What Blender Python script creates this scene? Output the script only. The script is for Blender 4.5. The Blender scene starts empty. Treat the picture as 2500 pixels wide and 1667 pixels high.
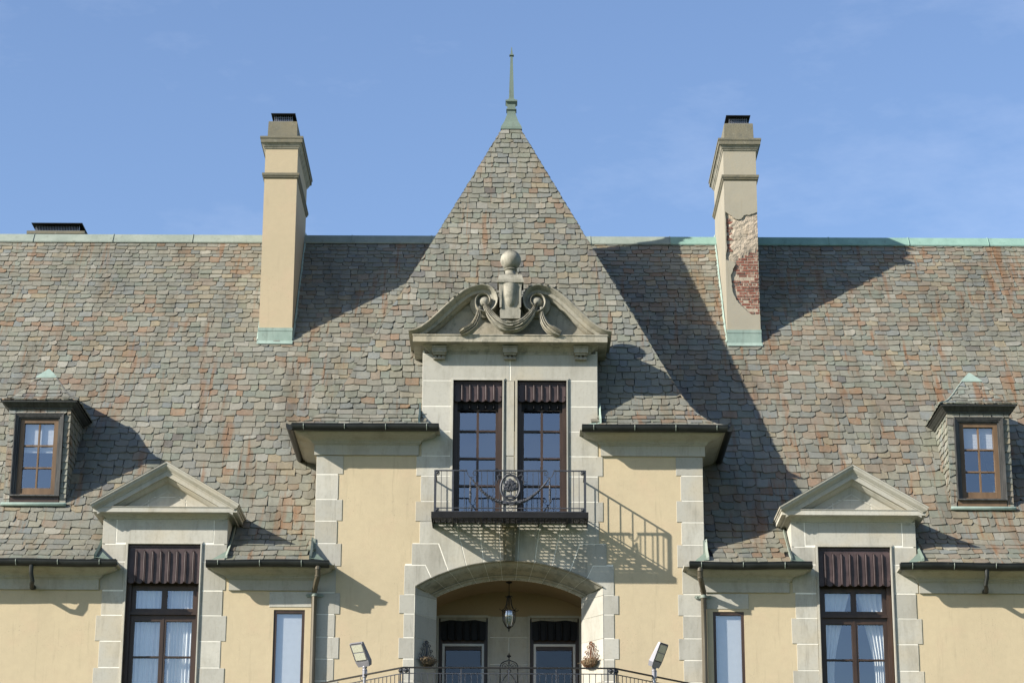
import bpy, math, random
from mathutils import Vector, Matrix, noise
R = math.radians
rng = random.Random(11)
scn = bpy.context.scene
col = scn.collection

# ------------------------------------------------------------------ camera
PITCH, ROLL = R(17.45), R(0.25)
CAM = Vector((0.04, -50.0, 1.6))
FW = Vector((0, math.cos(PITCH), math.sin(PITCH)))
UP0 = Vector((0, -math.sin(PITCH), math.cos(PITCH)))
RT = Vector((1, 0, 0)) * math.cos(ROLL) + UP0 * math.sin(ROLL)
UP = -Vector((1, 0, 0)) * math.sin(ROLL) + UP0 * math.cos(ROLL)
cd = bpy.data.cameras.new('camera'); cam = bpy.data.objects.new('camera', cd); col.objects.link(cam)
cd.lens = 85; cd.sensor_width = 36; cd.sensor_fit = 'HORIZONTAL'; cd.clip_end = 3000; cd.clip_start = 0.5
cam.matrix_world = Matrix(((RT.x, UP.x, -FW.x, CAM.x), (RT.y, UP.y, -FW.y, CAM.y), (RT.z, UP.z, -FW.z, CAM.z), (0, 0, 0, 1)))
scn.camera = cam
# ------------------------------------------------------------------ sky, sun, exposure
SUN = Vector((1.92, 1.0, -1.20)).normalized()          # direction the light travels
EL = math.asin(-SUN.z); ROT = math.atan2(-SUN.x, -SUN.y)
w = bpy.data.worlds.new('World'); scn.world = w; w.use_nodes = True
wn = w.node_tree; wn.nodes.clear()
def wnode(t, **k):
    n = wn.nodes.new(t)
    for a, b in k.items(): setattr(n, a, b)
    return n
sky = wnode('ShaderNodeTexSky', sky_type='NISHITA', sun_disc=False, sun_elevation=EL, sun_rotation=ROT % (2 * math.pi), altitude=0, air_density=1.0, dust_density=0.6, ozone_density=3.0)
tc = wnode('ShaderNodeTexCoord'); mp = wnode('ShaderNodeMapping'); mp.inputs['Scale'].default_value = (1.2, 1.2, 3.0); mp.inputs['Rotation'].default_value = (0, R(25), 0); mp.inputs['Location'].default_value = (.35, .2, .1)
cn = wnode('ShaderNodeTexNoise'); cn.inputs['Scale'].default_value = 3.2; cn.inputs['Detail'].default_value = 7; cn.inputs['Roughness'].default_value = 0.62
cr = wnode('ShaderNodeValToRGB'); cr.color_ramp.elements[0].position = 0.50; cr.color_ramp.elements[0].color = (0, 0, 0, 1); cr.color_ramp.elements[1].position = 0.85; cr.color_ramp.elements[1].color = (.22, .22, .22, 1)
mx = wnode('ShaderNodeMix', data_type='RGBA'); mx.inputs['B'].default_value = (7.0, 7.2, 8.0, 1)
hs = wnode('ShaderNodeHueSaturation'); hs.inputs['Hue'].default_value = 0.505; hs.inputs['Saturation'].default_value = 1.0; hs.inputs['Value'].default_value = 1.0
bg = wnode('ShaderNodeBackground'); bg.inputs['Strength'].default_value = 0.10
wo = wnode('ShaderNodeOutputWorld')
L = wn.links.new
L(tc.outputs['Generated'], mp.inputs['Vector']); L(mp.outputs['Vector'], cn.inputs['Vector']); L(cn.outputs['Fac'], cr.inputs['Fac'])
L(sky.outputs['Color'], hs.inputs['Color']); L(hs.outputs['Color'], mx.inputs['A']); L(cr.outputs['Color'], mx.inputs['Factor'])
L(mx.outputs['Result'], bg.inputs['Color']); L(bg.outputs['Background'], wo.inputs['Surface'])
sd = bpy.data.lights.new('sun', 'SUN'); so = bpy.data.objects.new('sun', sd); col.objects.link(so)
sd.energy = 5.0; sd.angle = R(0.53); sd.color = (1.0, 0.93, 0.82)
so.rotation_euler = SUN.to_track_quat('-Z', 'Y').to_euler(); so.location = (-40, -30, 40)
scn.view_settings.view_transform = 'Standard'; scn.view_settings.look = 'None'
scn.view_settings.gamma = 1; scn.view_settings.exposure = 1.05; scn.view_settings.use_curve_mapping = False

# ------------------------------------------------------------------ pixel -> world (2352 px wide view of the photo), on the plane y = Y
K = 2500 / 2352; F = 85 / 36 * 2500
def P(x, y, Y):
    d = FW * F + RT * (x * K - 1250) - UP * (y * K - 833.5)
    return CAM + d * ((Y - CAM.y) / d.y)
def proj(p):
    v = p - CAM; z = v.dot(FW)
    return (v.dot(RT) / z * F + 1250) / K, (833.5 - v.dot(UP) / z * F) / K
cp = lambda x, y: (893.8 + x * .24, 545.7 + y * .24)
c5 = lambda x, y: (978.4 + x * .168, 1053.7 + y * .168)
c6 = lambda x, y: (922 + x * .216, 1279.6 + y * .216)

# ------------------------------------------------------------------ mesh building
class MB:
    def __init__(s): s.v = []; s.f = []; s.c = []
    def add(s, vs, fs, c=None):
        o = len(s.v); s.v += [tuple(p) for p in vs]; s.f += [tuple(i + o for i in f) for f in fs]; s.c += [c] * len(fs); return s
    def box(s, x0, x1, y0, y1, z0, z1):
        return s.add([(x0, y0, z0), (x1, y0, z0), (x1, y1, z0), (x0, y1, z0), (x0, y0, z1), (x1, y0, z1), (x1, y1, z1), (x0, y1, z1)],
                     [(0, 1, 5, 4), (1, 2, 6, 5), (2, 3, 7, 6), (3, 0, 4, 7), (4, 5, 6, 7), (3, 2, 1, 0)])
    def prism(s, poly, y0, y1):                     # outline in x,z (counter-clockwise seen from the front), from y0 back to y1
        n = len(poly); a = sum(poly[i][0] * poly[(i + 1) % n][1] - poly[(i + 1) % n][0] * poly[i][1] for i in range(n))
        if a < 0: poly = poly[::-1]
        v = [(p[0], y0, p[1]) for p in poly] + [(p[0], y1, p[1]) for p in poly]
        return s.add(v, [tuple(range(n)), tuple(range(2 * n - 1, n - 1, -1))] + [(i + n, (i + 1) % n + n, (i + 1) % n, i) for i in range(n)])
    def stone(s, poly, y0, y1, c=.008):             # prism with chamfered front edges
        n = len(poly); a = sum(poly[i][0] * poly[(i + 1) % n][1] - poly[(i + 1) % n][0] * poly[i][1] for i in range(n))
        if a < 0: poly = poly[::-1]
        ins = []
        for i in range(n):
            p0, p1, p2 = Vector(poly[i - 1]), Vector(poly[i]), Vector(poly[(i + 1) % n])
            e1 = (p1 - p0).normalized(); e2 = (p2 - p1).normalized()
            n1 = Vector((-e1.y, e1.x)); n2 = Vector((-e2.y, e2.x)); m = n1 + n2; d = m.dot(n1)
            ins.append(p1 + m * (c / max(.35, d)))
        v = [(p[0], y0, p[1]) for p in ins] + [(p[0], y0 + c, p[1]) for p in poly] + [(p[0], y1, p[1]) for p in poly]
        f = [tuple(range(n))]
        for k in (0, n): f += [(i + k + n, (i + 1) % n + k + n, (i + 1) % n + k, i + k) for i in range(n)]
        return s.add(v, f)
    def plan(s, poly, z0, z1):                      # outline in x,y, extruded in z
        n = len(poly); a = sum(poly[i][0] * poly[(i + 1) % n][1] - poly[(i + 1) % n][0] * poly[i][1] for i in range(n))
        if a < 0: poly = poly[::-1]
        v = [(p[0], p[1], z0) for p in poly] + [(p[0], p[1], z1) for p in poly]
        return s.add(v, [tuple(range(n - 1, -1, -1)), tuple(range(n, 2 * n))] + [(i, (i + 1) % n, (i + 1) % n + n, i + n) for i in range(n)])
    def loft(s, rings, closed=True, caps=True):
        n = len(rings[0]); v = [p for r in rings for p in r]; f = []
        for k in range(len(rings) - 1):
            for i in range(n if closed else n - 1):
                j = (i + 1) % n; f.append((k * n + i, k * n + j, (k + 1) * n + j, (k + 1) * n + i))
        if caps and closed: f += [tuple(range(n - 1, -1, -1)), tuple(range((len(rings) - 1) * n, len(rings) * n))]
        return s.add(v, f)
    def tube(s, pts, r, n=6, flat=1.0):
        pts = [Vector(p) for p in pts]; rings = []; up = None
        rr = r if isinstance(r, (list, tuple)) else [r] * len(pts)
        for i, p in enumerate(pts):
            t = (pts[min(i + 1, len(pts) - 1)] - pts[max(i - 1, 0)])
            t = t.normalized() if t.length > 1e-9 else Vector((0, 0, 1))
            if up is None: up = Vector((0, 1, 0)) if abs(t.y) < .9 else Vector((1, 0, 0))
            b = t.cross(up).normalized(); up = b.cross(t).normalized()
            rings.append([p + b * math.cos(2 * math.pi * k / n) * rr[i] + up * math.sin(2 * math.pi * k / n) * rr[i] * flat for k in range(n)])
        return s.loft(rings)
    def lathe(s, prof, cx, cy, n=16, rot=0.0, sq=False):   # prof: (radius, z)
        q = 1 / math.cos(math.pi / n) if sq else 1
        return s.loft([[(cx + r * q * math.cos(2 * math.pi * k / n + rot), cy + r * q * math.sin(2 * math.pi * k / n + rot), z) for k in range(n)] for r, z in prof])
    def ball(s, c, r, n=12, m=8, sc=(1, 1, 1)):
        return s.loft([[(c[0] + sc[0] * r * math.sin(math.pi * j / m) * math.cos(2 * math.pi * k / n), c[1] + sc[1] * r * math.sin(math.pi * j / m) * math.sin(2 * math.pi * k / n), c[2] - sc[2] * r * math.cos(math.pi * j / m)) for k in range(n)] for j in range(m + 1)], caps=False)
    def run(s, x0, x1, prof, y0=0.0, bl=None, br=None):     # moulding along x with mitred returns; prof: (projection, z) ; bl/br = depth the returns reach (None: cut square)
        rows = []
        for d, z in prof:
            r = []
            if bl is not None: r += [(x0 - d, y0 + bl, z)]
            r += [(x0 - (d if bl is not None else 0), y0 - d, z), (x1 + (d if br is not None else 0), y0 - d, z)]
            if br is not None: r += [(x1 + d, y0 + br, z)]
            rows.append(r)
        n = len(rows[0]); v = [p for r in rows for p in r]; f = []
        for k in range(len(rows) - 1):
            for i in range(n - 1): f.append((k * n + i, k * n + i + 1, (k + 1) * n + i + 1, (k + 1) * n + i))
        return s.add(v, f)
    def ring(s, x0, x1, y0, y1, prof):                       # moulding round a rectangular shaft
        return s.loft([[(x0 - d, y0 - d, z), (x1 + d, y0 - d, z), (x1 + d, y1 + d, z), (x0 - d, y1 + d, z)] for d, z in prof])
    def build(s, name, m, parent=None, smooth=False, label=None):
        me = bpy.data.meshes.new(name); me.from_pydata(s.v, [], s.f); me.materials.append(m)
        if any(c is not None for c in s.c):
            at = me.color_attributes.new('Col', 'FLOAT_COLOR', 'CORNER')
            buf = []
            for p in me.polygons:
                c = s.c[p.index] or (.3, .3, .3)
                buf += [c[0], c[1], c[2], 1.0] * p.loop_total
            at.data.foreach_set('color', buf)
        if smooth:
            me.polygons.foreach_set('use_smooth', [True] * len(me.polygons))
            try: me.set_sharp_from_angle(angle=R(35))
            except Exception: pass
        me.update()
        o = bpy.data.objects.new(name, me); col.objects.link(o)
        if parent is not None: o.parent = parent
        if label: o['label'] = label
        return o
def empty(name, loc, label, cat, group=None, parent=None):
    o = bpy.data.objects.new(name, None); col.objects.link(o); o.location = loc; o.empty_display_size = .3
    if parent is not None: o.parent = parent
    if label: o['label'] = label
    if cat: o['category'] = cat
    if group: o['group'] = group
    return o
def tag(o, label, cat, group=None):
    o['label'] = label; o['category'] = cat
    if group: o['group'] = group
    return o
def part(name, parent): return empty(name, (0, 0, 0), None, None, parent=parent)

# ------------------------------------------------------------------ materials
class NT:
    def __init__(s, name, rough=.7, spec=.3, metal=0.0):
        s.m = bpy.data.materials.new(name); s.m.use_nodes = True; s.t = s.m.node_tree; s.b = s.t.nodes['Principled BSDF']
        s.b.inputs['Roughness'].default_value = rough; s.b.inputs['Specular IOR Level'].default_value = spec; s.b.inputs['Metallic'].default_value = metal
        s.pos = s.n('ShaderNodeNewGeometry').outputs['Position']
    def n(s, t, **k):
        n = s.t.nodes.new(t)
        for a, b in k.items(): setattr(n, a, b)
        return n
    def lk(s, a, b): s.t.links.new(a, b)
    def noise(s, scale, detail=4, rough=.55, stretch=(1, 1, 1), off=0.0, kind='noise'):
        mp = s.n('ShaderNodeMapping'); mp.inputs['Scale'].default_value = stretch; mp.inputs['Location'].default_value = (off, off * .7, off * 1.3); s.lk(s.pos, mp.inputs['Vector'])
        t = s.n('ShaderNodeTexNoise' if kind == 'noise' else 'ShaderNodeTexVoronoi'); t.inputs['Scale'].default_value = scale
        if kind == 'noise': t.inputs['Detail'].default_value = detail; t.inputs['Roughness'].default_value = rough
        s.lk(mp.outputs['Vector'], t.inputs['Vector'])
        return t.outputs['Fac'] if kind == 'noise' else t.outputs['Distance']
    def ramp(s, fac, lo, hi, a=0.0, b=1.0):
        r = s.n('ShaderNodeMapRange'); r.inputs['From Min'].default_value = lo; r.inputs['From Max'].default_value = hi; r.inputs['To Min'].default_value = a; r.inputs['To Max'].default_value = b
        s.lk(fac, r.inputs['Value']); return r.outputs['Result']
    def mul(s, a, b):
        m = s.n('ShaderNodeMath', operation='MULTIPLY')
        for i, v in enumerate((a, b)):
            if isinstance(v, (int, float)): m.inputs[i].default_value = v
            else: s.lk(v, m.inputs[i])
        return m.outputs[0]
    def mix(s, fac, a, b, mode='MIX'):
        m = s.n('ShaderNodeMix', data_type='RGBA', blend_type=mode)
        for nm, v in (('Factor', fac), ('A', a), ('B', b)):
            if isinstance(v, (int, float)): m.inputs[nm].default_value = v
            elif isinstance(v, tuple): m.inputs[nm].default_value = (v[0], v[1], v[2], 1)
            else: s.lk(v, m.inputs[nm])
        return m.outputs['Result']
    def color(s, c):
        if isinstance(c, tuple): s.b.inputs['Base Color'].default_value = (c[0], c[1], c[2], 1)
        else: s.lk(c, s.b.inputs['Base Color'])
    def bump(s, h, strength=.4, dist=.02):
        b = s.n('ShaderNodeBump'); b.inputs['Strength'].default_value = strength; b.inputs['Distance'].default_value = dist
        s.lk(h, b.inputs['Height'])
        if s.b.inputs['Normal'].is_linked:
            s.lk(s.b.inputs['Normal'].links[0].from_socket, b.inputs['Normal'])
        s.lk(b.outputs['Normal'], s.b.inputs['Normal'])
    def rnd(s): return s.n('ShaderNodeObjectInfo').outputs['Random']

def m_stucco(name, a, b, pink, dirt=.5):
    t = NT(name, .85, .2)
    c = t.mix(t.ramp(t.noise(.55, 5), .35, .65), a, b)
    c = t.mix(t.ramp(t.noise(1.7, 5, off=5), .52, .72, 0, .55), c, pink)
    c = t.mix(t.ramp(t.noise(1.1, 6, .6, (1.6, 1.6, .35), 9), .56, .8, 0, dirt), c, (.33, .28, .19))
    c = t.mix(t.mul(t.ramp(t.noise(38, 2, .5, off=3), .66, .72), t.ramp(t.noise(1.3, 3, off=21), .5, .66, 0, .7)), c, (.17, .15, .11))
    c = t.mix(t.ramp(t.noise(9, 4, off=2), .3, .7, 0, .18), c, (.3, .25, .17))
    c = t.mix(t.ramp(t.noise(7, 6, .65, (1.6, 1.6, .14), 35), .58, .76, 0, dirt * .8), c, (.22, .19, .13))
    t.color(c); t.bump(t.noise(26, 5, .6), .25, .010); t.bump(t.noise(2.2, 3, off=4), .10, .05); return t.m
def m_stone(name, a, b, grime=.35, lichen=0.0, bs=.25):
    t = NT(name, .82, .25)
    r = t.rnd()
    c = t.mix(t.ramp(t.noise(1.3, 5), .3, .7), a, b)
    c = t.mix(t.ramp(r, 0, 1, 0, 1.0), c, tuple(x * .72 for x in a))
    c = t.mix(t.ramp(t.noise(.8, 3, off=17), .5, .7, 0, .5), c, (a[0] * .92, a[1] * .80, a[2] * .62))
    c = t.mix(t.ramp(t.noise(2.1, 7, .65, (1.3, 1.3, .4), 8), .50, .76, 0, grime), c, (.12, .112, .085))
    c = t.mix(t.ramp(t.noise(6, 7, .7, (2.2, 2.2, .18), 48), .56, .74, 0, grime * .8), c, (.10, .095, .075))
    c = t.mix(t.ramp(t.noise(17, 4, off=6), .52, .75, 0, .25), c, (.2, .19, .15))
    if lichen:
        c = t.mix(t.ramp(t.noise(5, 8, .7, off=31), .5, .62, 0, lichen), c, (.105, .105, .085))
        c = t.mix(t.ramp(t.noise(11, 6, .7, off=41), .6, .68, 0, lichen * .7), c, (.42, .41, .36))
        g = t.n('ShaderNodeNewGeometry'); sx = t.n('ShaderNodeSeparateXYZ'); t.lk(g.outputs['True Normal'], sx.inputs[0])
        c = t.mix(t.mul(t.ramp(sx.outputs['Z'], .25, .7), t.ramp(t.noise(8, 6, .7, off=77), .38, .58, .25, .9)), c, (.055, .055, .042))
    t.color(c); t.bump(t.noise(34, 5, .65), bs, .008); t.bump(t.noise(5, 4, .6, off=12), bs * .6, .02); return t.m
def m_plain(name, c, rough=.6, spec=.4, metal=0.0, var=.25, scale=6, bump=0.0, stretch=(1, 1, 1)):
    t = NT(name, rough, spec, metal)
    k = t.mix(t.ramp(t.noise(scale, 5, .6, stretch), .3, .7, 0, 1), tuple(x * (1 + var) for x in c), tuple(x * (1 - var) for x in c))
    t.color(k)
    if bump: t.bump(t.noise(scale * 4, 4, .6, stretch), bump, .01)
    return t.m
def m_copper(name, a, b, dark):
    t = NT(name, .7, .3)
    c = t.mix(t.ramp(t.noise(3, 6, .65, (1, 1, .5)), .35, .65), a, b)
    c = t.mix(t.ramp(t.noise(5, 6, .7, (1.5, 1.5, .3), 7), .55, .75, 0, .75), c, dark)
    t.color(c); t.bump(t.noise(20, 4), .2, .01); return t.m
M = {}
M['stucco'] = m_stucco('yellow_stucco', (.44, .368, .246), (.405, .34, .228), (.44, .345, .235), .45)
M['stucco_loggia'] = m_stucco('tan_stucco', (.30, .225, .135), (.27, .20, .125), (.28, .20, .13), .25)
M['stucco_chimney'] = m_stucco('chimney_stucco', (.40, .328, .222), (.37, .31, .21), (.415, .31, .218), .25)
M['stucco_grey'] = m_stucco('grey_stucco', (.285, .265, .212), (.25, .235, .19), (.31, .28, .215), .6)
M['stone'] = m_stone('limestone', (.418, .406, .356), (.372, .362, .320), .45)
M['stone_w'] = m_stone('weathered_limestone', (.335, .318, .262), (.265, .252, .21), .7, .55, .4)
M['concrete'] = m_stone('lichened_concrete', (.175, .162, .118), (.135, .127, .095), .6, .6, .6)
M['lichen'] = m_plain('dark_lichen', (.085, .083, .066), .95, .1, 0, .5, 22, .6)
M['mortar'] = m_plain('white_mortar', (.66, .64, .57), .9, .1, var=.12)
M['copper'] = m_copper('green_copper', (.235, .30, .262), (.175, .24, .21), (.10, .125, .11))
M['copper_grey'] = m_copper('grey_green_copper', (.22, .25, .215), (.175, .205, .175), (.11, .115, .095))
M['copper_spire'] = m_copper('spire_copper', (.125, .165, .135), (.10, .135, .115), (.07, .075, .06))
M['gutter'] = m_plain('dark_bronze_copper', (.013, .0145, .013), .45, .35, .1, .4, 3)
M['copper_bright'] = m_copper('bright_green_copper', (.20, .315, .265), (.155, .255, .215), (.10, .145, .125))
M['pipe'] = m_plain('brown_copper_pipe', (.085, .072, .05), .45, .5, .3, .35, 4, 0, (1, 1, .2))
M['wood'] = m_plain('dark_brown_wood', (.036, .021, .014), .45, .4, 0, .35, 5, .1, (1, 1, .2))
M['wood_tan'] = m_plain('tan_brown_wood', (.115, .072, .040), .55, .35, 0, .3, 5, .1, (1, 1, .2))
M['valance'] = m_plain('plum_painted_metal', (.048, .032, .032), .5, .35, .0, .5, 2.5, .06)
M['lead'] = m_plain('weathered_lead_paint', (.050, .049, .046), .6, .4, .0, .6, 7, .25, (2, 2, .25))
M['fascia'] = m_plain('streaked_dark_copper', (.030, .032, .028), .5, .4, 0, .6, 8, .1, (2.5, 1, .2))
M['iron'] = m_plain('wrought_iron', (.040, .043, .052), .5, .45, .3, .3, 14, .15)
M['iron_black'] = m_plain('black_iron', (.014, .013, .012), .5, .4, .3, .3, 9)
M['rust'] = m_plain('rusty_iron', (.11, .045, .022), .8, .2, 0, .4, 18, .2)
M['galv'] = m_plain('galvanised_metal', (.22, .225, .24), .35, .5, .6, .12, 6)
M['alu'] = m_plain('grey_cast_aluminium', (.19, .19, .215), .5, .4, .2, .08, 6)
M['alu_white'] = m_plain('pale_aluminium', (.55, .54, .51), .5, .4, 0, .1, 5)
M['black'] = m_plain('black_metal', (.008, .008, .009), .6, .2, 0, .3, 6)
M['room'] = m_plain('dark_room', (.035, .033, .03), .9, .1, 0, .2, 2)
M['cloth'] = m_plain('white_sheer_cloth', (.66, .66, .64), .9, .1, 0, .04, 9)
M['blind'] = m_plain('white_pleated_blind', (.44, .45, .46), .8, .15, 0, .03, 9)
M['soil'] = m_plain('dry_moss', (.16, .12, .075), .95, .1, 0, .6, 30, .8)
M['pot'] = m_plain('dark_red_pot', (.09, .03, .022), .7, .3, 0, .3, 9)
M['grass'] = m_plain('lawn_grass', (.055, .085, .028), .9, .1, 0, .35, .6, .5)
M['gravel'] = m_plain('pale_gravel', (.40, .36, .29), .95, .1, 0, .2, 12, .5)
M['deck'] = m_plain('roof_felt', (.025, .024, .023), .95, .1)
M['scratch'] = m_stone('rough_scratch_coat', (.42, .36, .28), (.33, .27, .21), .5, .35, 1.0)
def m_glass(name='window_glass', refl=.21):
    m = bpy.data.materials.new(name); m.use_nodes = True; m.use_transparent_shadow = True; t = m.node_tree; t.nodes.clear()
    o = t.nodes.new('ShaderNodeOutputMaterial'); tr = t.nodes.new('ShaderNodeBsdfTransparent'); gl = t.nodes.new('ShaderNodeBsdfGlossy'); mx = t.nodes.new('ShaderNodeMixShader')
    fr = t.nodes.new('ShaderNodeLayerWeight'); pw = t.nodes.new('ShaderNodeMath'); pw.operation = 'POWER'; pw.inputs[1].default_value = 5
    mr = t.nodes.new('ShaderNodeMapRange'); mr.inputs['From Min'].default_value = 0; mr.inputs['From Max'].default_value = 1; mr.inputs['To Min'].default_value = refl; mr.inputs['To Max'].default_value = 1
    g = t.nodes.new('ShaderNodeNewGeometry'); nz = t.nodes.new('ShaderNodeTexNoise'); nz.inputs['Scale'].default_value = 1.6; nz.inputs['Detail'].default_value = 1
    bp = t.nodes.new('ShaderNodeBump'); bp.inputs['Strength'].default_value = .05; bp.inputs['Distance'].default_value = .05
    tr.inputs['Color'].default_value = (.90, .92, .93, 1); gl.inputs['Roughness'].default_value = .02; gl.inputs['Color'].default_value = (.9, .93, 1, 1)
    k = t.links.new
    k(g.outputs['Position'], nz.inputs['Vector']); k(nz.outputs['Fac'], bp.inputs['Height']); k(bp.outputs['Normal'], gl.inputs['Normal'])
    k(fr.outputs['Facing'], pw.inputs[0]); k(pw.outputs[0], mr.inputs['Value']); k(mr.outputs['Result'], mx.inputs['Fac']); k(tr.outputs[0], mx.inputs[1]); k(gl.outputs[0], mx.inputs[2]); k(mx.outputs[0], o.inputs['Surface'])
    return m
M['glass'] = m_glass(); M['glass_dim'] = m_glass('screened_glass', .06)
def m_slate():
    t = NT('weathered_slate', .6, .35)
    a = t.n('ShaderNodeAttribute', attribute_name='Col').outputs['Color']
    c = t.mix(t.ramp(t.noise(9, 6, .65), .3, .7, .0, .45), a, (.115, .11, .088))
    c = t.mix(t.ramp(t.noise(4.5, 5, .6, off=3), .5, .75, 0, .32), c, (.235, .22, .17))
    c = t.mix(t.ramp(t.noise(30, 4, .7, off=13), .58, .74, 0, .3), c, (.29, .28, .24))
    for sc, off, st, wo, lo, hi, amt, cc in ((3.4, 3, .10, 14, .565, .65, .65, (.145, .076, .036)), (6.5, 27, .08, 33, .57, .655, .62, (.155, .082, .040)), (2.2, 51, .14, 61, .56, .70, .5, (.15, .105, .055))):
        streak = t.ramp(t.noise(sc, 5, .6, (1.0, st, st), off), lo, hi)
        where = t.ramp(t.noise(.5, 4, .6, (1, .6, .6), wo), .47, .58)
        c = t.mix(t.mul(t.mul(streak, where), amt), c, cc)
    sx = t.n('ShaderNodeSeparateXYZ'); t.lk(t.pos, sx.inputs[0])
    rs = t.mul(t.ramp(t.noise(4.6, 5, .62, (1.0, .09, .09), 91), .55, .63), t.ramp(t.noise(.8, 4, .6, (1, .5, .5), 95), .45, .56))
    c = t.mix(t.mul(t.mul(rs, t.ramp(sx.outputs['X'], 3.5, 7.0)), .72), c, (.160, .078, .034))   # iron stains on the wing behind the broken chimney
    dark = t.ramp(t.noise(1.5, 6, .65, (1.2, .22, .22), 23), .50, .72, 0, .6)
    c = t.mix(dark, c, (.055, .052, .038))
    c = t.mix(t.ramp(t.noise(2.6, 6, .7, off=71), .58, .74, 0, .45), c, (.20, .195, .15))
    t.color(c)
    t.bump(t.noise(14, 6, .7, (1, 1, 1.6)), .6, .025); t.bump(t.noise(60, 3, .6), .3, .006)
    return t.m
M['slate'] = m_slate()
def m_brick():
    t = NT('red_brick', .85, .2)
    r = t.rnd()
    c = t.mix(r, (.20, .072, .050), (.125, .055, .042))
    c = t.mix(t.ramp(t.noise(7, 6, .7), .48, .66, 0, .65), c, (.36, .30, .235))
    t.color(c); t.bump(t.noise(40, 4, .6), .5, .01); return t.m
M['brick'] = m_brick()
def m_led():
    t = NT('led_panel', .25, .5)
    c = t.mix(t.ramp(t.noise(70, 0, .5, kind='voronoi'), .2, .55), (.50, .50, .42), (.36, .36, .29))
    t.color(c); return t.m
M['led'] = m_led()

# ================================================================== setting
def ground(name, x0, x1, y0, y1, z, m):
    o = MB().add([(x0, y0, z), (x1, y0, z), (x1, y1, z), (x0, y1, z)], [(0, 1, 2, 3)]).build(name, M[m]); o['kind'] = 'structure'; return o
ground('lawn', -1200, 1200, -1200, 1200, 0, 'grass')
ground('gravel_path', -40, 40, -9, -5, .004, 'gravel')

chateau = empty('chateau', (0, 0, 0), 'stone and yellow stucco chateau with steep slate roofs, pointed tower roof and chimneys', 'building')

# ------------------------------------------------------------------ wall with openings
holes = []                                   # x0,x1,z0,z1
for s in (-1, 1):
    holes.append((s * 7.275 - .79, s * 7.275 + .79, 8.8, 12.82))
    holes.append((s * 4.597 - .325, s * 4.597 + .325, 9.0, 11.41))
    holes.append((s * .690 - .535, s * .690 + .535, 13.3, 16.43))
holes.append((-1.97, 1.97, 8.8, 12.60))
def wall_sheet(x0, x1, z0, z1, y0, depth, holes):
    xs = sorted({x0, x1} | {h[0] for h in holes if x0 < h[0] < x1} | {h[1] for h in holes if x0 < h[1] < x1})
    zs = sorted({z0, z1} | {h[2] for h in holes if z0 < h[2] < z1} | {h[3] for h in holes if z0 < h[3] < z1})
    mb = MB()
    for a, b in zip(xs, xs[1:]):
        for c, d in zip(zs, zs[1:]):
            mxp, mzp = (a + b) / 2, (c + d) / 2
            if any(h[0] < mxp < h[1] and h[2] < mzp < h[3] for h in holes): continue
            mb.add([(a, y0, c), (b, y0, c), (b, y0, d), (a, y0, d)], [(0, 1, 2, 3)])
    for h in holes:
        if h[0] < x0 or h[1] > x1 or h[2] < z0 - .01: continue
        a, b, c, d = h
        mb.add([(a, y0, c), (a, y0 + depth, c), (a, y0 + depth, d), (a, y0, d), (b, y0, c), (b, y0 + depth, c), (b, y0 + depth, d), (b, y0, d)],
               [(0, 1, 2, 3), (7, 6, 5, 4), (3, 2, 6, 7), (1, 0, 4, 5)])
    return mb
wall = wall_sheet(-14, 14, 0, 12.62, 0, .45, holes[:]).build('stucco_wall', M['stucco'], chateau)
tower_wall = part('tower_wall', chateau)
tw = wall_sheet(-4.12, 4.12, 12.62, 15.3, 0, .45, [h for h in holes if h[2] > 13])
for s in (-1, 1):                              # the tower's side walls above the wing roofs
    tw.add([(s * 4.12, 0, 12.3), (s * 4.12, 8.2, 12.3), (s * 4.12, 8.2, 15.3), (s * 4.12, 0, 15.3)], [(0, 1, 2, 3) if s < 0 else (3, 2, 1, 0)])
tw.build('stucco_panel', M['stucco'], tower_wall)
back = MB().box(-14, 14, 15.2, 15.4, 0, 12.4)
for s in (-1, 1): back.add([(s * 14, 0, 0), (s * 14, 15.4, 0), (s * 14, 15.4, 12.3), (s * 14, 7.4, 22.3), (s * 14, .75, 13.2), (s * 14, 0, 12.3)], [(0, 1, 2, 3, 4, 5)])
back.build('rear_wall', M['stucco'], chateau)

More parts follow.
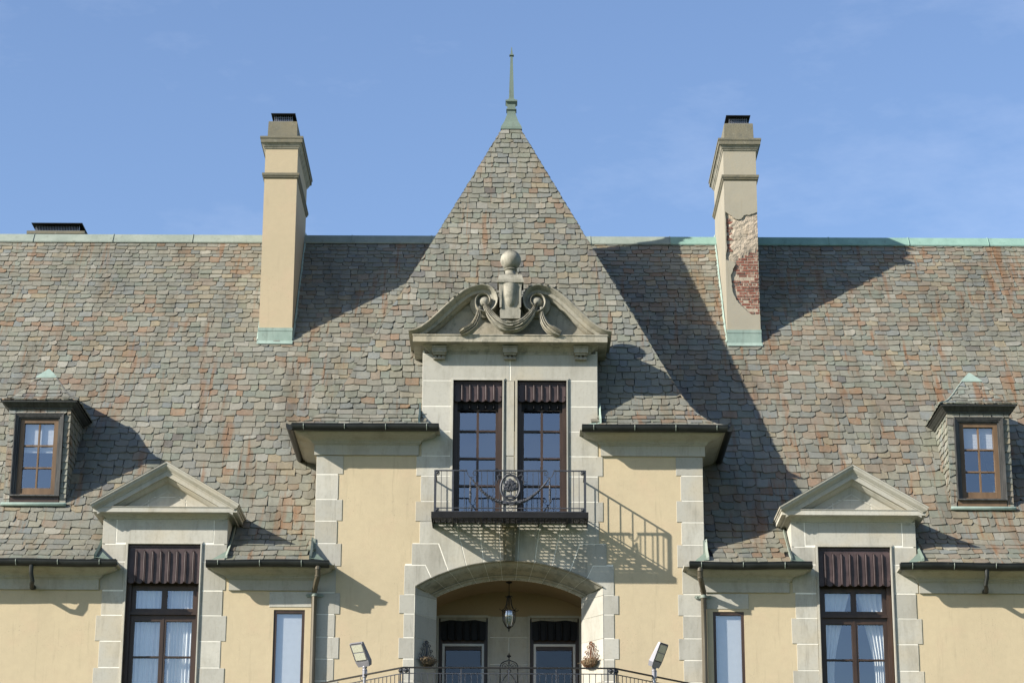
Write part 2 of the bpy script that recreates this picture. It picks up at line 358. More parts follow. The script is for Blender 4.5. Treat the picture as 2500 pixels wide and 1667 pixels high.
# ------------------------------------------------------------------ dressed stone
def rect(x0, x1, z0, z1): return [(x0, z0), (x1, z0), (x1, z1), (x0, z1)]
J = .0065                                      # half joint
stones = part('dressed_stonework', chateau)
mortar = MB()
def block(x0, x1, z0, z1, y0=-.012, y1=.05, m='stone', nm='stone_block', par=None):
    if x0 > x1: x0, x1 = x1, x0
    j = lambda: rng.uniform(-.002, .002)
    return MB().stone(rect(x0 + J, x1 - J, z0 + J + j(), z1 - J + j()), y0 + rng.uniform(-.002, .002), y1, .005).build(nm, M[m], par or stones)
for s in (-1, 1):
    # tower corner quoins
    zq = [14.75, 14.332, 13.788, 13.319, 12.833, 12.341, 11.777, 11.318, 10.84, 10.38, 9.92, 9.46, 9.0]
    for i in range(len(zq) - 1):
        wx = 3.54 if i % 2 == 0 else 3.635
        block(s * 4.125, s * wx, zq[i + 1], zq[i])
    mortar.box(min(s * 4.115, s * 3.66), max(s * 4.115, s * 3.66), -.0085, .02, 9.0, 14.74)
    # jambs beside the upper windows and the arch
    zj = [17.0, 16.428, 15.85, 15.295, 14.748, 14.307, 13.753, 13.317]
    xj = [1.893, 1.893, 1.893, 1.893, 1.995, 1.895, 1.995, 1.90]
    for i in range(1, len(zj) - 1):
        block(s * xj[i], s * 1.225, zj[i + 1], zj[i])
    block(s * 1.893, s * .004, 16.428, 17.03)
    mortar.box(min(s * 1.88, s * 1.23), max(s * 1.88, s * 1.23), -.0085, .02, 13.3, 16.44); mortar.box(min(0, s * 1.88), max(0, s * 1.88), -.0088, .02, 16.43, 17.03)
    zr = [11.746, 11.338, 10.836, 10.391, 9.93, 9.47, 9.0]
    for i in range(len(zr) - 1):
        block(s * (2.305 if i % 2 == 0 else 2.21), s * 1.975, zr[i + 1], zr[i])
    mortar.box(min(s * 2.2, s * 1.98), max(s * 2.2, s * 1.98), -.0085, .02, 9, 11.75)
    # wall dormers
    c = s * 7.275
    for k in (-1, 1):
        block(c + k * 1.325, c + k * .815, 12.42, 12.80)
        block(c + k * 1.325, c + k * .815, 11.81, 12.42)
        zd = [11.80, 11.281, 10.735, 10.182, 9.63, 9.08, 8.5]
        for i in range(len(zd) - 1):
            block(c + k * (1.275 if i % 2 == 0 else 1.37), c + k * .815, zd[i + 1], zd[i])
        mortar.box(min(c + k * 1.26, c + k * .82), max(c + k * 1.26, c + k * .82), -.0085, .02, 8.5, 12.82)
        block(c + k * 1.325, c + k * 1.03, 12.80, 13.33)
    block(c - 1.03, c + 1.03, 12.83, 13.33)
    mortar.box(c - 1.31, c + 1.31, -.0088, .02, 12.81, 13.33)
    # lintel and sill stones of the narrow windows
    block(s * 5.03, s * 4.13, 11.46, 11.80)
mortar.build('mortar', M['mortar'], stones)
# central pier between the upper windows
block(-.10, .10, 14.75, 16.428); block(-.10, .10, 13.3, 14.75)
# moulded architraves round openings (three sides)
def architrave(c, hw, zt, zb, wd=.05):
    mb = MB()
    for a, b, d in ((0, .5, .035), (.5, 1, .022)):
        i, o = hw + wd * a, hw + wd * b
        mb.prism(rect(c - o, c - i, zb, zt + wd * b), -d - .012, .05); mb.prism(rect(c + i, c + o, zb, zt + wd * b), -d - .012, .05); mb.prism(rect(c - i, c + i, zt + wd * a, zt + wd * b), -d - .012, .05)
    return mb.build('architrave', M['stone'], chateau)
for s in (-1, 1):
    architrave(s * 7.275, .765, 12.80, 8.8); architrave(s * .690, .53, 16.43, 13.3, .05)
    for k in (-1, 1): MB().box(s * 7.275 + k * 1.30 - .02, s * 7.275 + k * 1.30 + .02, .002, 1.7, 12.0, 13.4).build('dormer_cheek', M['stone'], chateau)   # side faces running back into the roof
    MB().box(s * 1.87 - .02, s * 1.87 + .02, .002, 2.0, 15.0, 17.1).build('dormer_cheek', M['stone'], chateau)

# ------------------------------------------------------------------ arch of the loggia
RO, CO = 3.80, 8.67
def arcpt(r, cz, th): return (r * math.sin(th), cz + r * math.cos(th))
ths = [R(a) for a in (2.75, 8.1, 13.7, 19.7, 25.5)]
THE = math.asin(1.97 / RO)
arch = part('arch', chateau)
def up(th, z): return ((z - CO) * math.tan(th), z)
for s in (-1, 1):
    def vou(pts): MB().stone([(s * p[0], p[1]) for p in pts], -.0145 + rng.uniform(-.002, .002), .05, .005).build('voussoir', M['stone'], arch)
    g = .007 / RO
    def arc(a, b, n=5): return [arcpt(RO + .004, CO, a + g + (b - a - 2 * g) * i / n) for i in range(n + 1)]
    for a, b in ((ths[0], ths[1]), (ths[1], ths[2])):
        vou(arc(a, b) + [up(b - g, 13.31), up(a + g, 13.31)])
    a, b = ths[2], ths[3]
    vou(arc(a, b) + [up(b - g, 12.847), (1.895, 12.847), (1.895, 13.31), up(a + g, 13.31)])
    a, b = ths[3], ths[4]
    vou(arc(a, b) + [up(b - g, 12.381), (2.054, 12.381), (2.054, 12.833), up(a + g, 12.833)])
    a, b = ths[4], THE
    vou(arc(a, b) + [(1.982, 11.753), (2.205, 11.753), (2.205, 12.367), up(a + g, 12.367)])
MB().box(-1.88, 1.88, -.0085, .02, 12.49, 13.32).prism([arcpt(RO + .004, CO, -THE + 2 * THE * i / 30) for i in range(31)] + [(1.97, 12.36), (1.6, 12.5), (-1.6, 12.5), (-1.97, 12.36)], -.0085, .02).box(-2.04, -1.25, -.0115, .02, 12.36, 12.845).box(1.25, 2.04, -.0115, .02, 12.36, 12.845).box(-2.19, -1.6, -.0095, .02, 12.13, 12.40).box(1.6, 2.19, -.0095, .02, 12.13, 12.40).box(-2.19, -1.99, -.009, .02, 11.75, 12.2).box(1.99, 2.19, -.009, .02, 11.75, 12.2).build('mortar', M['mortar'], arch)
# keystone bracket
kb = MB()
for z0, z1, hw, d in ((13.13, 13.2, .165, .34), (13.07, 13.13, .15, .30)): kb.box(-hw, hw, -d, .02, z0, z1)
prof = [(.28, 13.07), (.29, 12.98), (.24, 12.85), (.16, 12.70), (.12, 12.60), (.13, 12.52), (.11, 12.45)]
kb.loft([[(-hw, .02, z), (-hw, -d, z), (-hw * .6, -d, z), (-hw * .5, -d - .025, z), (hw * .5, -d - .025, z), (hw * .6, -d, z), (hw, -d, z), (hw, .02, z)] for (d, z), hw in zip(prof, (.14, .14, .135, .125, .12, .12, .115))])
kb.build('keystone', M['concrete'], arch)
MB().stone([arcpt(RO + .004, CO, -ths[0] + .002 + (2 * ths[0] - .004) * i / 4) for i in range(5)] + [up(ths[0] - .002, 13.31), up(-ths[0] + .002, 13.31)], -.0135, .05, .005).build('voussoir', M['stone'], arch)
# splayed archivolt, one moulded block per voussoir
RI, CI, YI, XI = 3.35, 8.83, .60, 1.53
TI = math.asin(XI / RI)
prof = [(-.03, 0, -.018), (.0, .0, -.04), (.05, .02, -.045), (.08, .05, -.035), (.10, .055, .0), (.13, .07, .0), (.25, .18, -.035), (.45, .40, -.03), (.60, .60, .0), (.70, .72, .02), (.73, .75, -.02), (.80, .80, -.03), (.84, .85, .0), (1.0, .92, .0), (1.0, 1.0, .0)]
def splay(u, t, yy, dz):   # u in -1..1 along the arch, t radial 0..1, yy depth 0..1
    xo, zo = arcpt(RO, CO, u * THE); xi, zi = arcpt(RI, CI, u * TI)
    return (xo + (xi - xo) * t, YI * yy - 0.02 + dz, zo + (zi - zo) * t)
us = [-1] + [-t / THE for t in ths[::-1]] + [t / THE for t in ths] + [1]
for a, b in zip(us, us[1:]):
    g = .0018; n = 5
    MB().loft([[splay(a + g + (b - a - 2 * g) * i / n, t, y, d) for t, y, d in prof] for i in range(n + 1)], closed=False).build('archivolt_block', M['stone_w'], arch, True)
MB().loft([[splay(-1 + 2 * i / 40, t, y, d + .006) for t, y, d in prof] for i in range(41)], closed=False).build('archivolt_mortar', M['mortar'], arch)
# splayed jambs
for s in (-1, 1):
    zr = [11.95, 11.746, 11.338, 10.836, 10.391, 9.93, 9.47, 8.8]
    for i in range(len(zr) - 1):
        MB().plan([(s * 1.972, -.016), (s * 1.535, .60), (s * 1.7, .66), (s * 2.1, .1), (s * 1.985, -.012)], zr[i + 1] + J * .7, zr[i] - J * .7).build('jamb_stone', M['stone'], arch)
    MB().plan([(s * 1.974, 0), (s * 1.541, .605), (s * 1.7, .64), (s * 2.05, .1)], 8.8, 11.93).build('jamb_mortar', M['mortar'], arch)

# ------------------------------------------------------------------ loggia
log = part('loggia', chateau)
mb = MB(); n = 24
vr, vc = 3.6, 12.27 - 3.6; vt = math.asin(1.72 / vr)
mb.loft([[(arcpt(vr, vc, -vt + 2 * vt * i / n)[0], y, arcpt(vr, vc, -vt + 2 * vt * i / n)[1]) for i in range(n + 1)] for y in (.58, 2.3)], closed=False)
for s in (-1, 1): mb.box(min(s * 1.72, s * 1.9), max(s * 1.72, s * 1.9), .62, 2.4, 8.8, 12.0)
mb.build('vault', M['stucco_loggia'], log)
LB = 2.2
dh = [(-1.53, -.46, 8.8, 11.68), (.46, 1.53, 8.8, 11.68)]
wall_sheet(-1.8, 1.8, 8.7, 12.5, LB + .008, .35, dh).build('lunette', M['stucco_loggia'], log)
zz = [11.72, 11.25, 10.66, 10.08, 9.5, 8.8]
for i in range(len(zz) - 1):
    for x0, x1 in ((-.455, .455), (1.535, 1.72), (-1.72, -1.535)):
        if i == 1 and x0 == -.455:
            for a, b in ((-.455, 0), (0, .455)): MB().stone(rect(a + .006, b - .006, zz[i + 1] + .006, zz[i] - .006), LB - .012, LB + .05).build('stone_block', M['stone'], log)
        else: MB().stone(rect(x0 + .004, x1 - .004, zz[i + 1] + .006, zz[i] - .006), LB - .012, LB + .05).build('stone_block', M['stone'], log)
MB().box(-.45, .45, LB - .004, LB + .02, 8.8, 11.715).box(1.54, 1.7, LB - .004, LB + .02, 8.8, 11.715).box(-1.7, -1.54, LB - .004, LB + .02, 8.8, 11.715).build('mortar', M['mortar'], log)
MB().box(-1.95, 1.95, .0, 2.5, 8.6, 8.8).build('loggia_floor', M['stone_w'], log)

# ------------------------------------------------------------------ windows
def room(x0, x1, y0, y1, z0, z1, par):
    mb = MB(); mb.add([(x0, y0, z0), (x1, y0, z0), (x1, y1, z0), (x0, y1, z0), (x0, y0, z1), (x1, y0, z1), (x1, y1, z1), (x0, y1, z1)], [(1, 2, 6, 5), (2, 3, 7, 6), (3, 0, 4, 7), (4, 5, 6, 7), (3, 2, 1, 0)])
    return mb.build('room', M['room'], par)
def pane(x0, x1, z0, z1, y, par, m='glass'):
    t = rng.uniform(-.004, .004); q = rng.uniform(-.004, .004); w_ = (x1 - x0) / 2; h_ = (z1 - z0) / 2
    MB().add([(x0, y - t * w_ - q * h_, z0), (x1, y + t * w_ - q * h_, z0), (x1, y + t * w_ + q * h_, z1), (x0, y - t * w_ + q * h_, z1)], [(0, 1, 2, 3)]).build('pane', M[m], par)
def valance(c, hw, zt, zb, y, ribs, par, sc_n=None, mt='valance', ribtop=.86):
    n = sc_n or ribs + 1
    sr = hw / n; pts = [(c - hw, zt)]
    for k in range(n):
        x0 = c - hw + 2 * sr * k
        for i in range(9): pts.append((x0 + sr - sr * .94 * math.cos(math.pi * i / 8), zb + sr * .7 - sr * .7 * math.sin(math.pi * i / 8)))
    pts.append((c + hw, zt))
    v = MB().prism(pts[::-1], y, y + .012)
    v.box(c - hw, c + hw, y - .02, y, zt - .03, zt)
    o = v.build('valance', M[mt], par)
    h = zt - zb
    for k in range(1, n):
        x = c - hw + 2 * sr * k
        z1, z0 = zb + h * ribtop, zb + sr * .25
        MB().tube([(x, y - .004, z0), (x, y - .03, z0 + .02), (x, y - .034, (z0 + z1) / 2), (x, y - .03, z1 - .02), (x, y - .002, z1)], [.008, .014, .015, .014, .008], 8).tube([(x - .028, y - .002, z0), (x - .028, y - .003, z1 - .01), (x, y - .003, z1 + .022), (x + .028, y - .003, z1 - .01), (x + .028, y - .002, z0)], .0045, 5).build('rib', M[mt], par, True)
    for dx in (-hw + .03, hw - .03):
        for z in (zt - .06, zb + sr * 1.3): MB().ball((c + dx, y - .003, z), .012, 6, 4).build('rivet', M['black'], par)
    return o
def grid(c, y, th, xs, zs, mt, par, nm='frame'):     # bars: xs list of (x0,x1,z0,z1)
    mb = MB()
    for (x0, x1, z0, z1, dy) in xs: mb.box(c + x0, c + x1, y - dy, y + th, z0, z1)
    return mb.build(nm, M[mt], par)
DZ = .06
for s in (-1, 1):
    c = s * 7.262
    win = part('window', chateau)
    y = .26
    # jambs and head
    grid(c, y, .12, [(-.785, -.69, 8.8, 12.82, .10), (.69, .785, 8.8, 12.82, .10), (-.69, .69, 11.955, 12.80, .02)], 0, 'wood', win, 'jamb')
    grid(c, y, .08, [(-.69, .69, 11.87, 11.955, .035), (-.69, .69, 11.39, 11.47, .036), (-.69, .69, 11.33, 11.39, .09), (-.055, .055, 11.47, 11.87, .034), (-.69, -.605, 11.47, 11.87, .034), (.605, .69, 11.47, 11.87, .034)], 0, 'wood', win, 'transom')
    for k in (-1, 1):
        a, b = (.605, .69), (.02, .062)
        L_ = [(k * a[0], k * a[1]), (k * b[0], k * b[1])]
        bars = [(min(q), max(q), 8.9, 11.33, .034) for q in L_]
        bars += [(min(k * .062, k * .605), max(k * .062, k * .605), z0, z1, d) for z0, z1, d in ((11.20, 11.33, .0335), (10.43, 10.465, .028), (9.64, 9.675, .028), (8.9, 9.1, .0335))]
        grid(c, y, .05, bars, 0, 'wood', win, 'casement')
        for z0, z1 in ((10.465, 11.20), (9.675, 10.43), (9.1, 9.64)): pane(c + min(k * .062, k * .605), c + max(k * .062, k * .605), z0, z1, y + .02, win)
        pane(c + min(k * .055, k * .605), c + max(k * .055, k * .605), 11.47, 11.87, y + .02, win)
    MB().box(c - .02, c + .02, y - .045, y - .01, 8.9, 11.33).build('astragal', M['wood'], win)
    valance(c, .775, 12.775, 11.965, .03, 8, win, 9)
    MB().box(c - .78, c + .78, .05, .25, 12.74, 12.80).build('valance_box', M['valance'], win)
    room(c - 1.6, c + 1.6, .45, 3.5, 8.6, 12.9, win)
    # narrow window
    c = s * 4.597
    win = part('window', chateau)
    grid(c, .05, .04, [(-.325, -.265, 9.0, 11.41, .03), (.265, .325, 9.0, 11.41, .03), (-.265, .265, 11.34, 11.41, .03)], 0, 'wood', win)
    pane(c - .265, c + .265, 9.0, 11.34, .06, win)
    room(c - .5, c + .5, .45, 1.5, 8.8, 11.8, win)
    # tall upper windows opening on the balcony
    c = s * .690
    win = part('window', chateau); y = .24
    grid(c, y, .12, [(-.53, -.44, 13.3, 16.43, .09), (.44, .53, 13.3, 16.43, .09), (-.44, .44, 16.0, 16.43, .03)], 0, 'wood', win, 'jamb')
    bars = [(-.44, -.385, 13.3, 16.0, .04), (.385, .44, 13.3, 16.0, .04), (-.026, .026, 13.3, 16.0, .042), (-.385, .385, 13.3, 13.42, .04), (-.385, .385, 15.93, 16.0, .04)]
    zm = [15.36, 14.755, 14.15]
    bars += [(-.385, .385, z - .018, z + .018, .036) for z in zm]
    grid(c, y, .05, bars, 0, 'wood', win)
    zs = [13.42, 14.15, 14.755, 15.36, 15.93]
    for k in range(4):
        for q in (-1, 1): pane(c + min(q * .026, q * .385), c + max(q * .026, q * .385), zs[k] + .018 * (k > 0), zs[k + 1] - .018 * (k < 3), y + .02, win)
    valance(c, .515, 16.41, 15.97, .05, 5, win, 6)
    valance(c, .515, 16.05, 15.82, .17, 5, win, 6, 'black', .5)
    room(c - .66, c + .66, .45, 3.0, 13.2, 16.6, win)
    # loggia doors
    c = s * .995
    dr = part('door', chateau); y = LB + .16
    grid(c, y, .1, [(-.53, -.46, 8.8, 11.68, .08), (.46, .53, 8.8, 11.68, .08), (-.46, .46, 11.0, 11.68, .02)], 0, 'wood', dr, 'jamb')
    grid(c, y, .05, [(-.455, -.405, 8.8, 11.13, .06), (.405, .455, 8.8, 11.13, .06), (-.405, .405, 11.08, 11.13, .06), (-.405, .405, 9.75, 9.79, .06), (-.405, .405, 8.8, 9.0, .06)], 0, 'alu_white', dr, 'screen_frame')
    grid(c, y + .04, .03, [(-.405, -.375, 8.8, 11.08, .03), (.375, .405, 8.8, 11.08, .03), (-.375, .375, 11.04, 11.08, .03)], 0, 'wood', dr, 'inner_frame')
    pane(c - .405, c + .405, 9.79, 11.08, y + .01, dr, 'glass_dim'); pane(c - .405, c + .405, 9.0, 9.75, y + .01, dr, 'glass_dim')
    valance(c, .49, 11.65, 11.19, LB + .03, 5, dr, 6, 'black')
    MB().prism([(c - .5, 11.68), (c - .5, 11.6), (c - .3, 11.635), (c, 11.615), (c + .25, 11.64), (c + .5, 11.6), (c + .5, 11.68)], LB + .002, LB + .028).build('head_strip', M['stone_w'], dr)
    room(c - .9, c + .9, LB + .37, LB + 2.5, 8.6, 12, dr)
    mb = MB()                                        # moulded stone surround
    for q in (-1, 1): mb.box(c + q * .56 - .025, c + q * .56 + .025, LB - .035, LB + .1, 8.8, 11.72)
    mb.box(c - .535, c + .535, LB - .035, LB + .1, 11.685, 11.735); mb.build('door_surround', M['stone'], dr)

# ------------------------------------------------------------------ cornices and gutters
def cyma(d0, z0, d1, z1, n=6): return [(d0 + (d1 - d0) * (.5 - .5 * math.cos(math.pi * i / n)), z0 + (z1 - z0) * i / n) for i in range(n + 1)]
def cornice(x0, x1, zb, bl, br, par, m='stone'):      # zb = underside of the frieze band
    z = zb
    pr = [(.0, z), (.045, z), (.045, z + .215), (.055, z + .225), (.075, z + .23), (.075, z + .245), (.10, z + .255), (.10, z + .285), (.115, z + .287)] + cyma(.115, z + .29, .40, z + .41) + [(.42, z + .41), (.42, z + .445), (.50, z + .447), (.50, z + .50), (0, z + .50)]
    return MB().run(x0, x1, pr, 0, bl, br).build('cornice', M[m], par)
def gutter(x0, x1, zt, par, capl=True, capr=True, yb=-.46, side=None):
    mb = MB(); r = .085; n = 8; yc = -.535
    sag = lambda x: .012 * math.sin(x * 2.3) * (1 if side is None else .3)
    xs = [x0 + (x1 - x0) * i / 14 for i in range(15)]
    prof = [(yc - r - .012, .012), (yc - r - .012, -.004), (yc - r, -.004)] + [(yc - r * math.cos(math.pi * i / n), -.03 - r * 1.25 * math.sin(math.pi * i / n)) for i in range(n + 1)] + [(yc + r, .03), (yc + r - .01, .03), (yc, -.02), (yc - r + .004, .012)]
    mb.loft([[(x, a, zt + b + sag(x)) for a, b in prof] for x in xs])
    o = mb.build('gutter', M['gutter'], par, True)
    hk = MB(); x = x0 + .25
    while x < x1 - .1:
        hk.tube([(x, yc - r - .004, zt + .005), (x, yc - r - .014, zt - .05), (x, yc - r * .8, zt - .09), (x, yc - r * .4, zt - .12)], .009, 5); x += .87
    hk.build('gutter_hook', M['copper_grey'], par)
    return o
eaves = part('eaves', chateau)
for s in (-1, 1):
    a, b = (-14, -8.66) if s < 0 else (8.66, 14)
    cornice(a, b, 11.815, 0 if s > 0 else None, 0 if s < 0 else None, eaves)
    g0, g1 = (-14, -8.18) if s < 0 else (8.15, 14)
    gutter(g0, g1, 12.335, eaves)
    a, b = (-5.84, -4.15) if s < 0 else (4.15, 5.84)
    cornice(a, b, 11.815, 0, 0, eaves)
    a, b = (-6.315, -3.745) if s < 0 else (3.755, 6.315)
    gutter(a, b, 12.335, eaves)
    # tower eaves: front piece with its return down the side of the tower
    if s < 0: cornice(-4.125, -1.99, 14.755, 4.0, 0, eaves); gutter(-4.62, -1.50, 15.285, eaves, side=1)
    else: cornice(1.99, 4.125, 14.755, 0, 4.0, eaves); gutter(1.53, 4.62, 15.285, eaves, side=1)
    mb = MB(); r = .085; xc = s * 4.66; n = 8
    prof = [(-s * r, .03)] + [(-s * r * math.cos(math.pi * i / n), -.03 - r * 1.25 * math.sin(math.pi * i / n)) for i in range(n + 1)] + [(s * r, .012), (0, -.02)]
    mb.loft([[(xc + a_, y, 15.285 + b_) for a_, b_ in prof] for y in (-.60, .2, .9, 1.6, 2.4)]); mb.build('gutter', M['gutter'], eaves, True)
    # flashings where roof meets stone
    for x, zf, k in ((s * 8.63, 0, 1), (s * 5.92, 0, -1), (s * 4.14, 0, 1)):
        q = k * s
        pts = [(-.50, 12.40), (-.30, 12.52), (.0, 12.70), (.35, 12.95), (.8, 13.33), (1.1, 13.75)]
        if abs(x) < 5: pts = [(-.50, 12.40), (-.2, 12.6), (0.02, 12.9)]
        mb = MB(); wd = .035
        mb.loft([[(x - q * .01, y_, z_ + .05), (x + q * wd, y_ - .02, z_ + .07), (x + q * wd, y_, z_ - .05), (x - q * .01, y_ + .02, z_ - .05)] for y_, z_ in pts])
        if abs(x) < 5: mb.box(min(x, x - q * .05), max(x, x - q * .05), -.035, -.02, 12.5, 12.93)
        mb.build('flashing', M['copper_spire'] if abs(x) > 6 else M['copper_grey'], eaves)
        # soaker running down to the gutter stop
        xe = x - q * (.30 if abs(x) > 5 else .28)
        MB().add([(x, -.03, 12.68), (xe, -.48, 12.37), (x + q * .03, -.52, 12.40), (x, -.03, 12.58)], [(0, 1, 2), (0, 3, 1), (1, 3, 2), (0, 2, 3)]).build('soaker', M['copper_spire'], eaves)
    x = s * 1.915
    MB().loft([[(x, y_, z_ + .10), (x + s * .035, y_ - .02, z_ + .12), (x + s * .035, y_, z_ - .06), (x, y_ + .02, z_ - .06)] for y_, z_ in ((-.42, 15.36), (-.1, 15.55), (.1, 15.85))]).add([(x, -.03, 15.55), (x - s * .3, -.46, 15.32), (x, -.5, 15.34)], [(0, 1, 2)]).build('flashing', M['copper'], eaves)
    # downpipes beside the tower
    px = s * 4.075
    mb = MB(); mb.tube([(s * 3.98, -.53, 12.22), (s * 3.98, -.50, 12.02), (s * 4.0, -.46, 11.97), (px - s * .0, -.14, 11.80), (px, -.10, 11.74), (px, -.10, 10.5), (px, -.10, 8.0), (px, -.10, .2)], [.055, .055, .056, .056, .058, .058, .058, .058], 10)
    dp = mb.build('downpipe', M['pipe'], chateau, True)
    for q0, q1, qr in (((s * 3.98, -.535, 12.25), (s * 3.98, -.53, 12.16), .065), ((s * 3.985, -.505, 12.05), (s * 3.985, -.50, 12.02), .063), ((px - s * .012, -.17, 11.83), (px - s * .01, -.15, 11.81), .064)):
        MB().tube([q0, q1], qr, 10).build('collar', M['pipe'], dp, True)
    cl = MB().tube([(px, -.10, 11.74), (px, -.10, 11.68)], .066, 12)
    for k in (-1, 1): cl.prism([(px + k * .06, 11.74), (px + k * .16, 11.745), (px + k * .19, 11.71), (px + k * .16, 11.675), (px + k * .06, 11.68)], -.045, -.02).ball((px + k * .13, -.045, 11.71), .018, 8, 5)
    cl.build('bracket', M['copper_grey'], dp, True)
    # short rainwater outlets on the wings
    ox = s * 9.95
    MB().tube([(ox, -.54, 12.23), (ox, -.54, 12.10), (ox, -.53, 12.06), (ox + s * -.03, -.48, 11.90), (ox, -.40, 11.84), (ox + s * .02, -.22, 11.83), (ox + s * .02, -.03, 11.85)], [.05, .045, .046, .046, .046, .05, .05], 10).ball((ox + s * .02, -.2, 11.83), .062, 12, 8).build('rain_outlet', M['gutter'], chateau, True)

# ------------------------------------------------------------------ slates
PAL = [((.150, .151, .120), 30), ((.134, .137, .116), 20), ((.133, .141, .130), 8), ((.172, .165, .132), 19), ((.132, .144, .113), 10), ((.168, .135, .098), 9), ((.168, .110, .068), 3), ((.088, .083, .076), 2), ((.212, .203, .168), 6), ((.195, .166, .110), 4)]
def slate_col(warm, p=None):
    n1 = noise.noise(Vector((p.x * .55, p.z * .35, 2.0))) if p else 0
    n2 = noise.noise(Vector((p.x * .33, p.z * .9, 9.0))) if p else 0
    wm = max(-.4, warm + 1.6 * n1)
    ws = [wt * (1 + (wm * 2.0 if i in (5, 6, 9) else 0)) * (1 + (1.5 * max(0, -n1) if i in (2, 4) else 0)) for i, (c_, wt) in enumerate(PAL)]
    c_ = rng.choices([p_[0] for p_ in PAL], ws)[0]
    k = rng.uniform(.88, 1.13) * (1 + .22 * n2); h = rng.uniform(-.007, .007)
    return (max(.03, c_[0] * k + h), c_[1] * k, max(.03, c_[2] * k - h))
def curve_profile(pts):                           # polyline (a,z) -> arc-length sampler
    d = [0]
    for p, q in zip(pts, pts[1:]): d.append(d[-1] + math.hypot(q[0] - p[0], q[1] - p[1]))
    def f(v):
        v = min(max(v, 0), d[-1] - 1e-6)
        for i in range(len(d) - 1):
            if v <= d[i + 1]:
                t = (v - d[i]) / (d[i + 1] - d[i]); return (pts[i][0] + (pts[i + 1][0] - pts[i][0]) * t, pts[i][1] + (pts[i + 1][1] - pts[i][1]) * t)
    return f, d[-1]
def smooth_pts(pts, n=2):
    for _ in range(n):
        q = [pts[0]]
        for a, b in zip(pts, pts[1:]): q += [(a[0] * .75 + b[0] * .25, a[1] * .75 + b[1] * .25), (a[0] * .25 + b[0] * .75, a[1] * .25 + b[1] * .75)]
        pts = q + [pts[-1]]
    return pts
def slates(prof, place, ur, e0, e1, wmin, wmax, skip=None, warm=None, th=.022, clipu=True, over=.09):
    """prof: list (a,z) from eave to top; place(u,a,z)->Vector; ur(a,z)->(u0,u1). Returns list of (verts, faces, colour, centre, width*exposure)."""
    f, tot = curve_profile(prof); out = []
    v = 0.0
    Uv = (place(1, *prof[0]) - place(0, *prof[0])).normalized()
    while v < tot - .03:
        e = e0 + (e1 - e0) * (v / tot); e *= rng.uniform(.9, 1.1)
        Lh = min(e + over, tot + .012 - v); vm = v + min(e, Lh) / 2
        if Lh < .05: break
        a0, a1 = f(max(vm - .08, 0)), f(min(vm + .08, tot)); am = f(vm)
        dv = math.hypot(a1[0] - a0[0], a1[1] - a0[1]) or 1
        T = (place(0, *a1) - place(0, *a0)).normalized(); N = Uv.cross(T).normalized()
        lo = ur(*f(v)); hi = ur(*f(min(v + Lh, tot)))
        u = lo[0] - rng.uniform(0, wmax * .6)
        ph = rng.uniform(0, 6)
        while u < lo[1]:
            wd = rng.uniform(wmin, wmax) if rng.random() < .8 else rng.uniform(wmin * .75, wmax * 1.15); wd *= 1 - .12 * v / tot
            x0, x1 = u + .0055, u + wd - .0055; u += wd
            if x1 < lo[0] + .03: continue
            dj = (rng.uniform(-.13, .13) + .09 * math.sin(u * 1.3 + ph)) * e; tl = rng.uniform(-.09, .09) * e
            vb = v + dj; cv = lambda: rng.uniform(.14, .42) * e; cu = lambda: rng.uniform(.10, .32) * wd
            pts = []
            cl, crr = rng.random() < .42, rng.random() < .42
            if cl: pts += [(x0, vb + tl + cv()), (x0 + cu(), vb + tl)]
            else: pts += [(x0, vb + tl)]
            if rng.random() < .6: pts += [((x0 + x1) / 2 + rng.uniform(-.06, .06), vb + rng.uniform(-.07, .06) * e)]
            if crr: pts += [(x1 - cu(), vb - tl), (x1, vb - tl + cv())]
            else: pts += [(x1, vb - tl)]
            sh = rng.uniform(-.01, .01)
            pts += [(x1 + sh, v + Lh), (x0 + sh, v + Lh)]
            if skip:
                ce = place((x0 + x1) / 2, *am)
                if skip(ce, (x1 - x0) / 2): continue
            if clipu:
                q = []
                for (pu, pv) in pts:
                    t = min(max((pv - v) / Lh, -.3), 1); l0 = lo[0] + (hi[0] - lo[0]) * t; l1 = lo[1] + (hi[1] - lo[1]) * t
                    q.append((min(max(pu, l0), l1), pv))
                if max(p[0] for p in q) - min(p[0] for p in q) < .03: continue
                pts = q
            thk = th * rng.uniform(.75, 1.35); rz = rng.uniform(-.007, .007); rx = rng.uniform(0, .006)
            um = (x0 + x1) / 2; base = place(um, *am); n = len(pts); vs = []
            for (pu, pv) in pts:
                t = (pv - v) / Lh
                off = .016 + (thk + rx) * (1 - t) + rz * (pu - um) / .2
                vs.append(base + Uv * (pu - um) + T * (pv - vm) + N * off)
            for (pu, pv) in pts:
                t = (pv - v) / Lh
                vs.append(base + Uv * (pu - um) + T * (pv - vm) + N * (.016 + rx * (1 - t) + rz * (pu - um) / .2 - .012))
            fs = [tuple(range(n))] + [(i + n, (i + 1) % n + n, (i + 1) % n, i) for i in range(n)]
            ce = base + T * (0)
            out.append((vs, fs, slate_col(warm(ce) if warm else 0, ce), ce, (x1 - x0) * e * max(.05, N.dot((CAM - ce).normalized())) * 2500 / (CAM - ce).length ** 2))
        v += e
    return out
def lay(items, par, limit=300, visible=None):
    order = sorted(range(len(items)), key=lambda i: -(items[i][4] if (visible is None or visible(items[i][3])) else 0))
    top = set(order[:limit]); rest = MB()
    for i, (vs, fs, c_, ce, ar) in enumerate(items):
        if i in top: MB().add(vs, fs, c_).build('slate', M['slate'], par)
        else: rest.add(vs, fs, c_)
    if rest.f:
        o = rest.build('slates', M['slate'], par); o['kind'] = 'stuff'
def inframe(p):
    x, y = proj(p); return 0 < x < 2352 and 0 < y < 1568
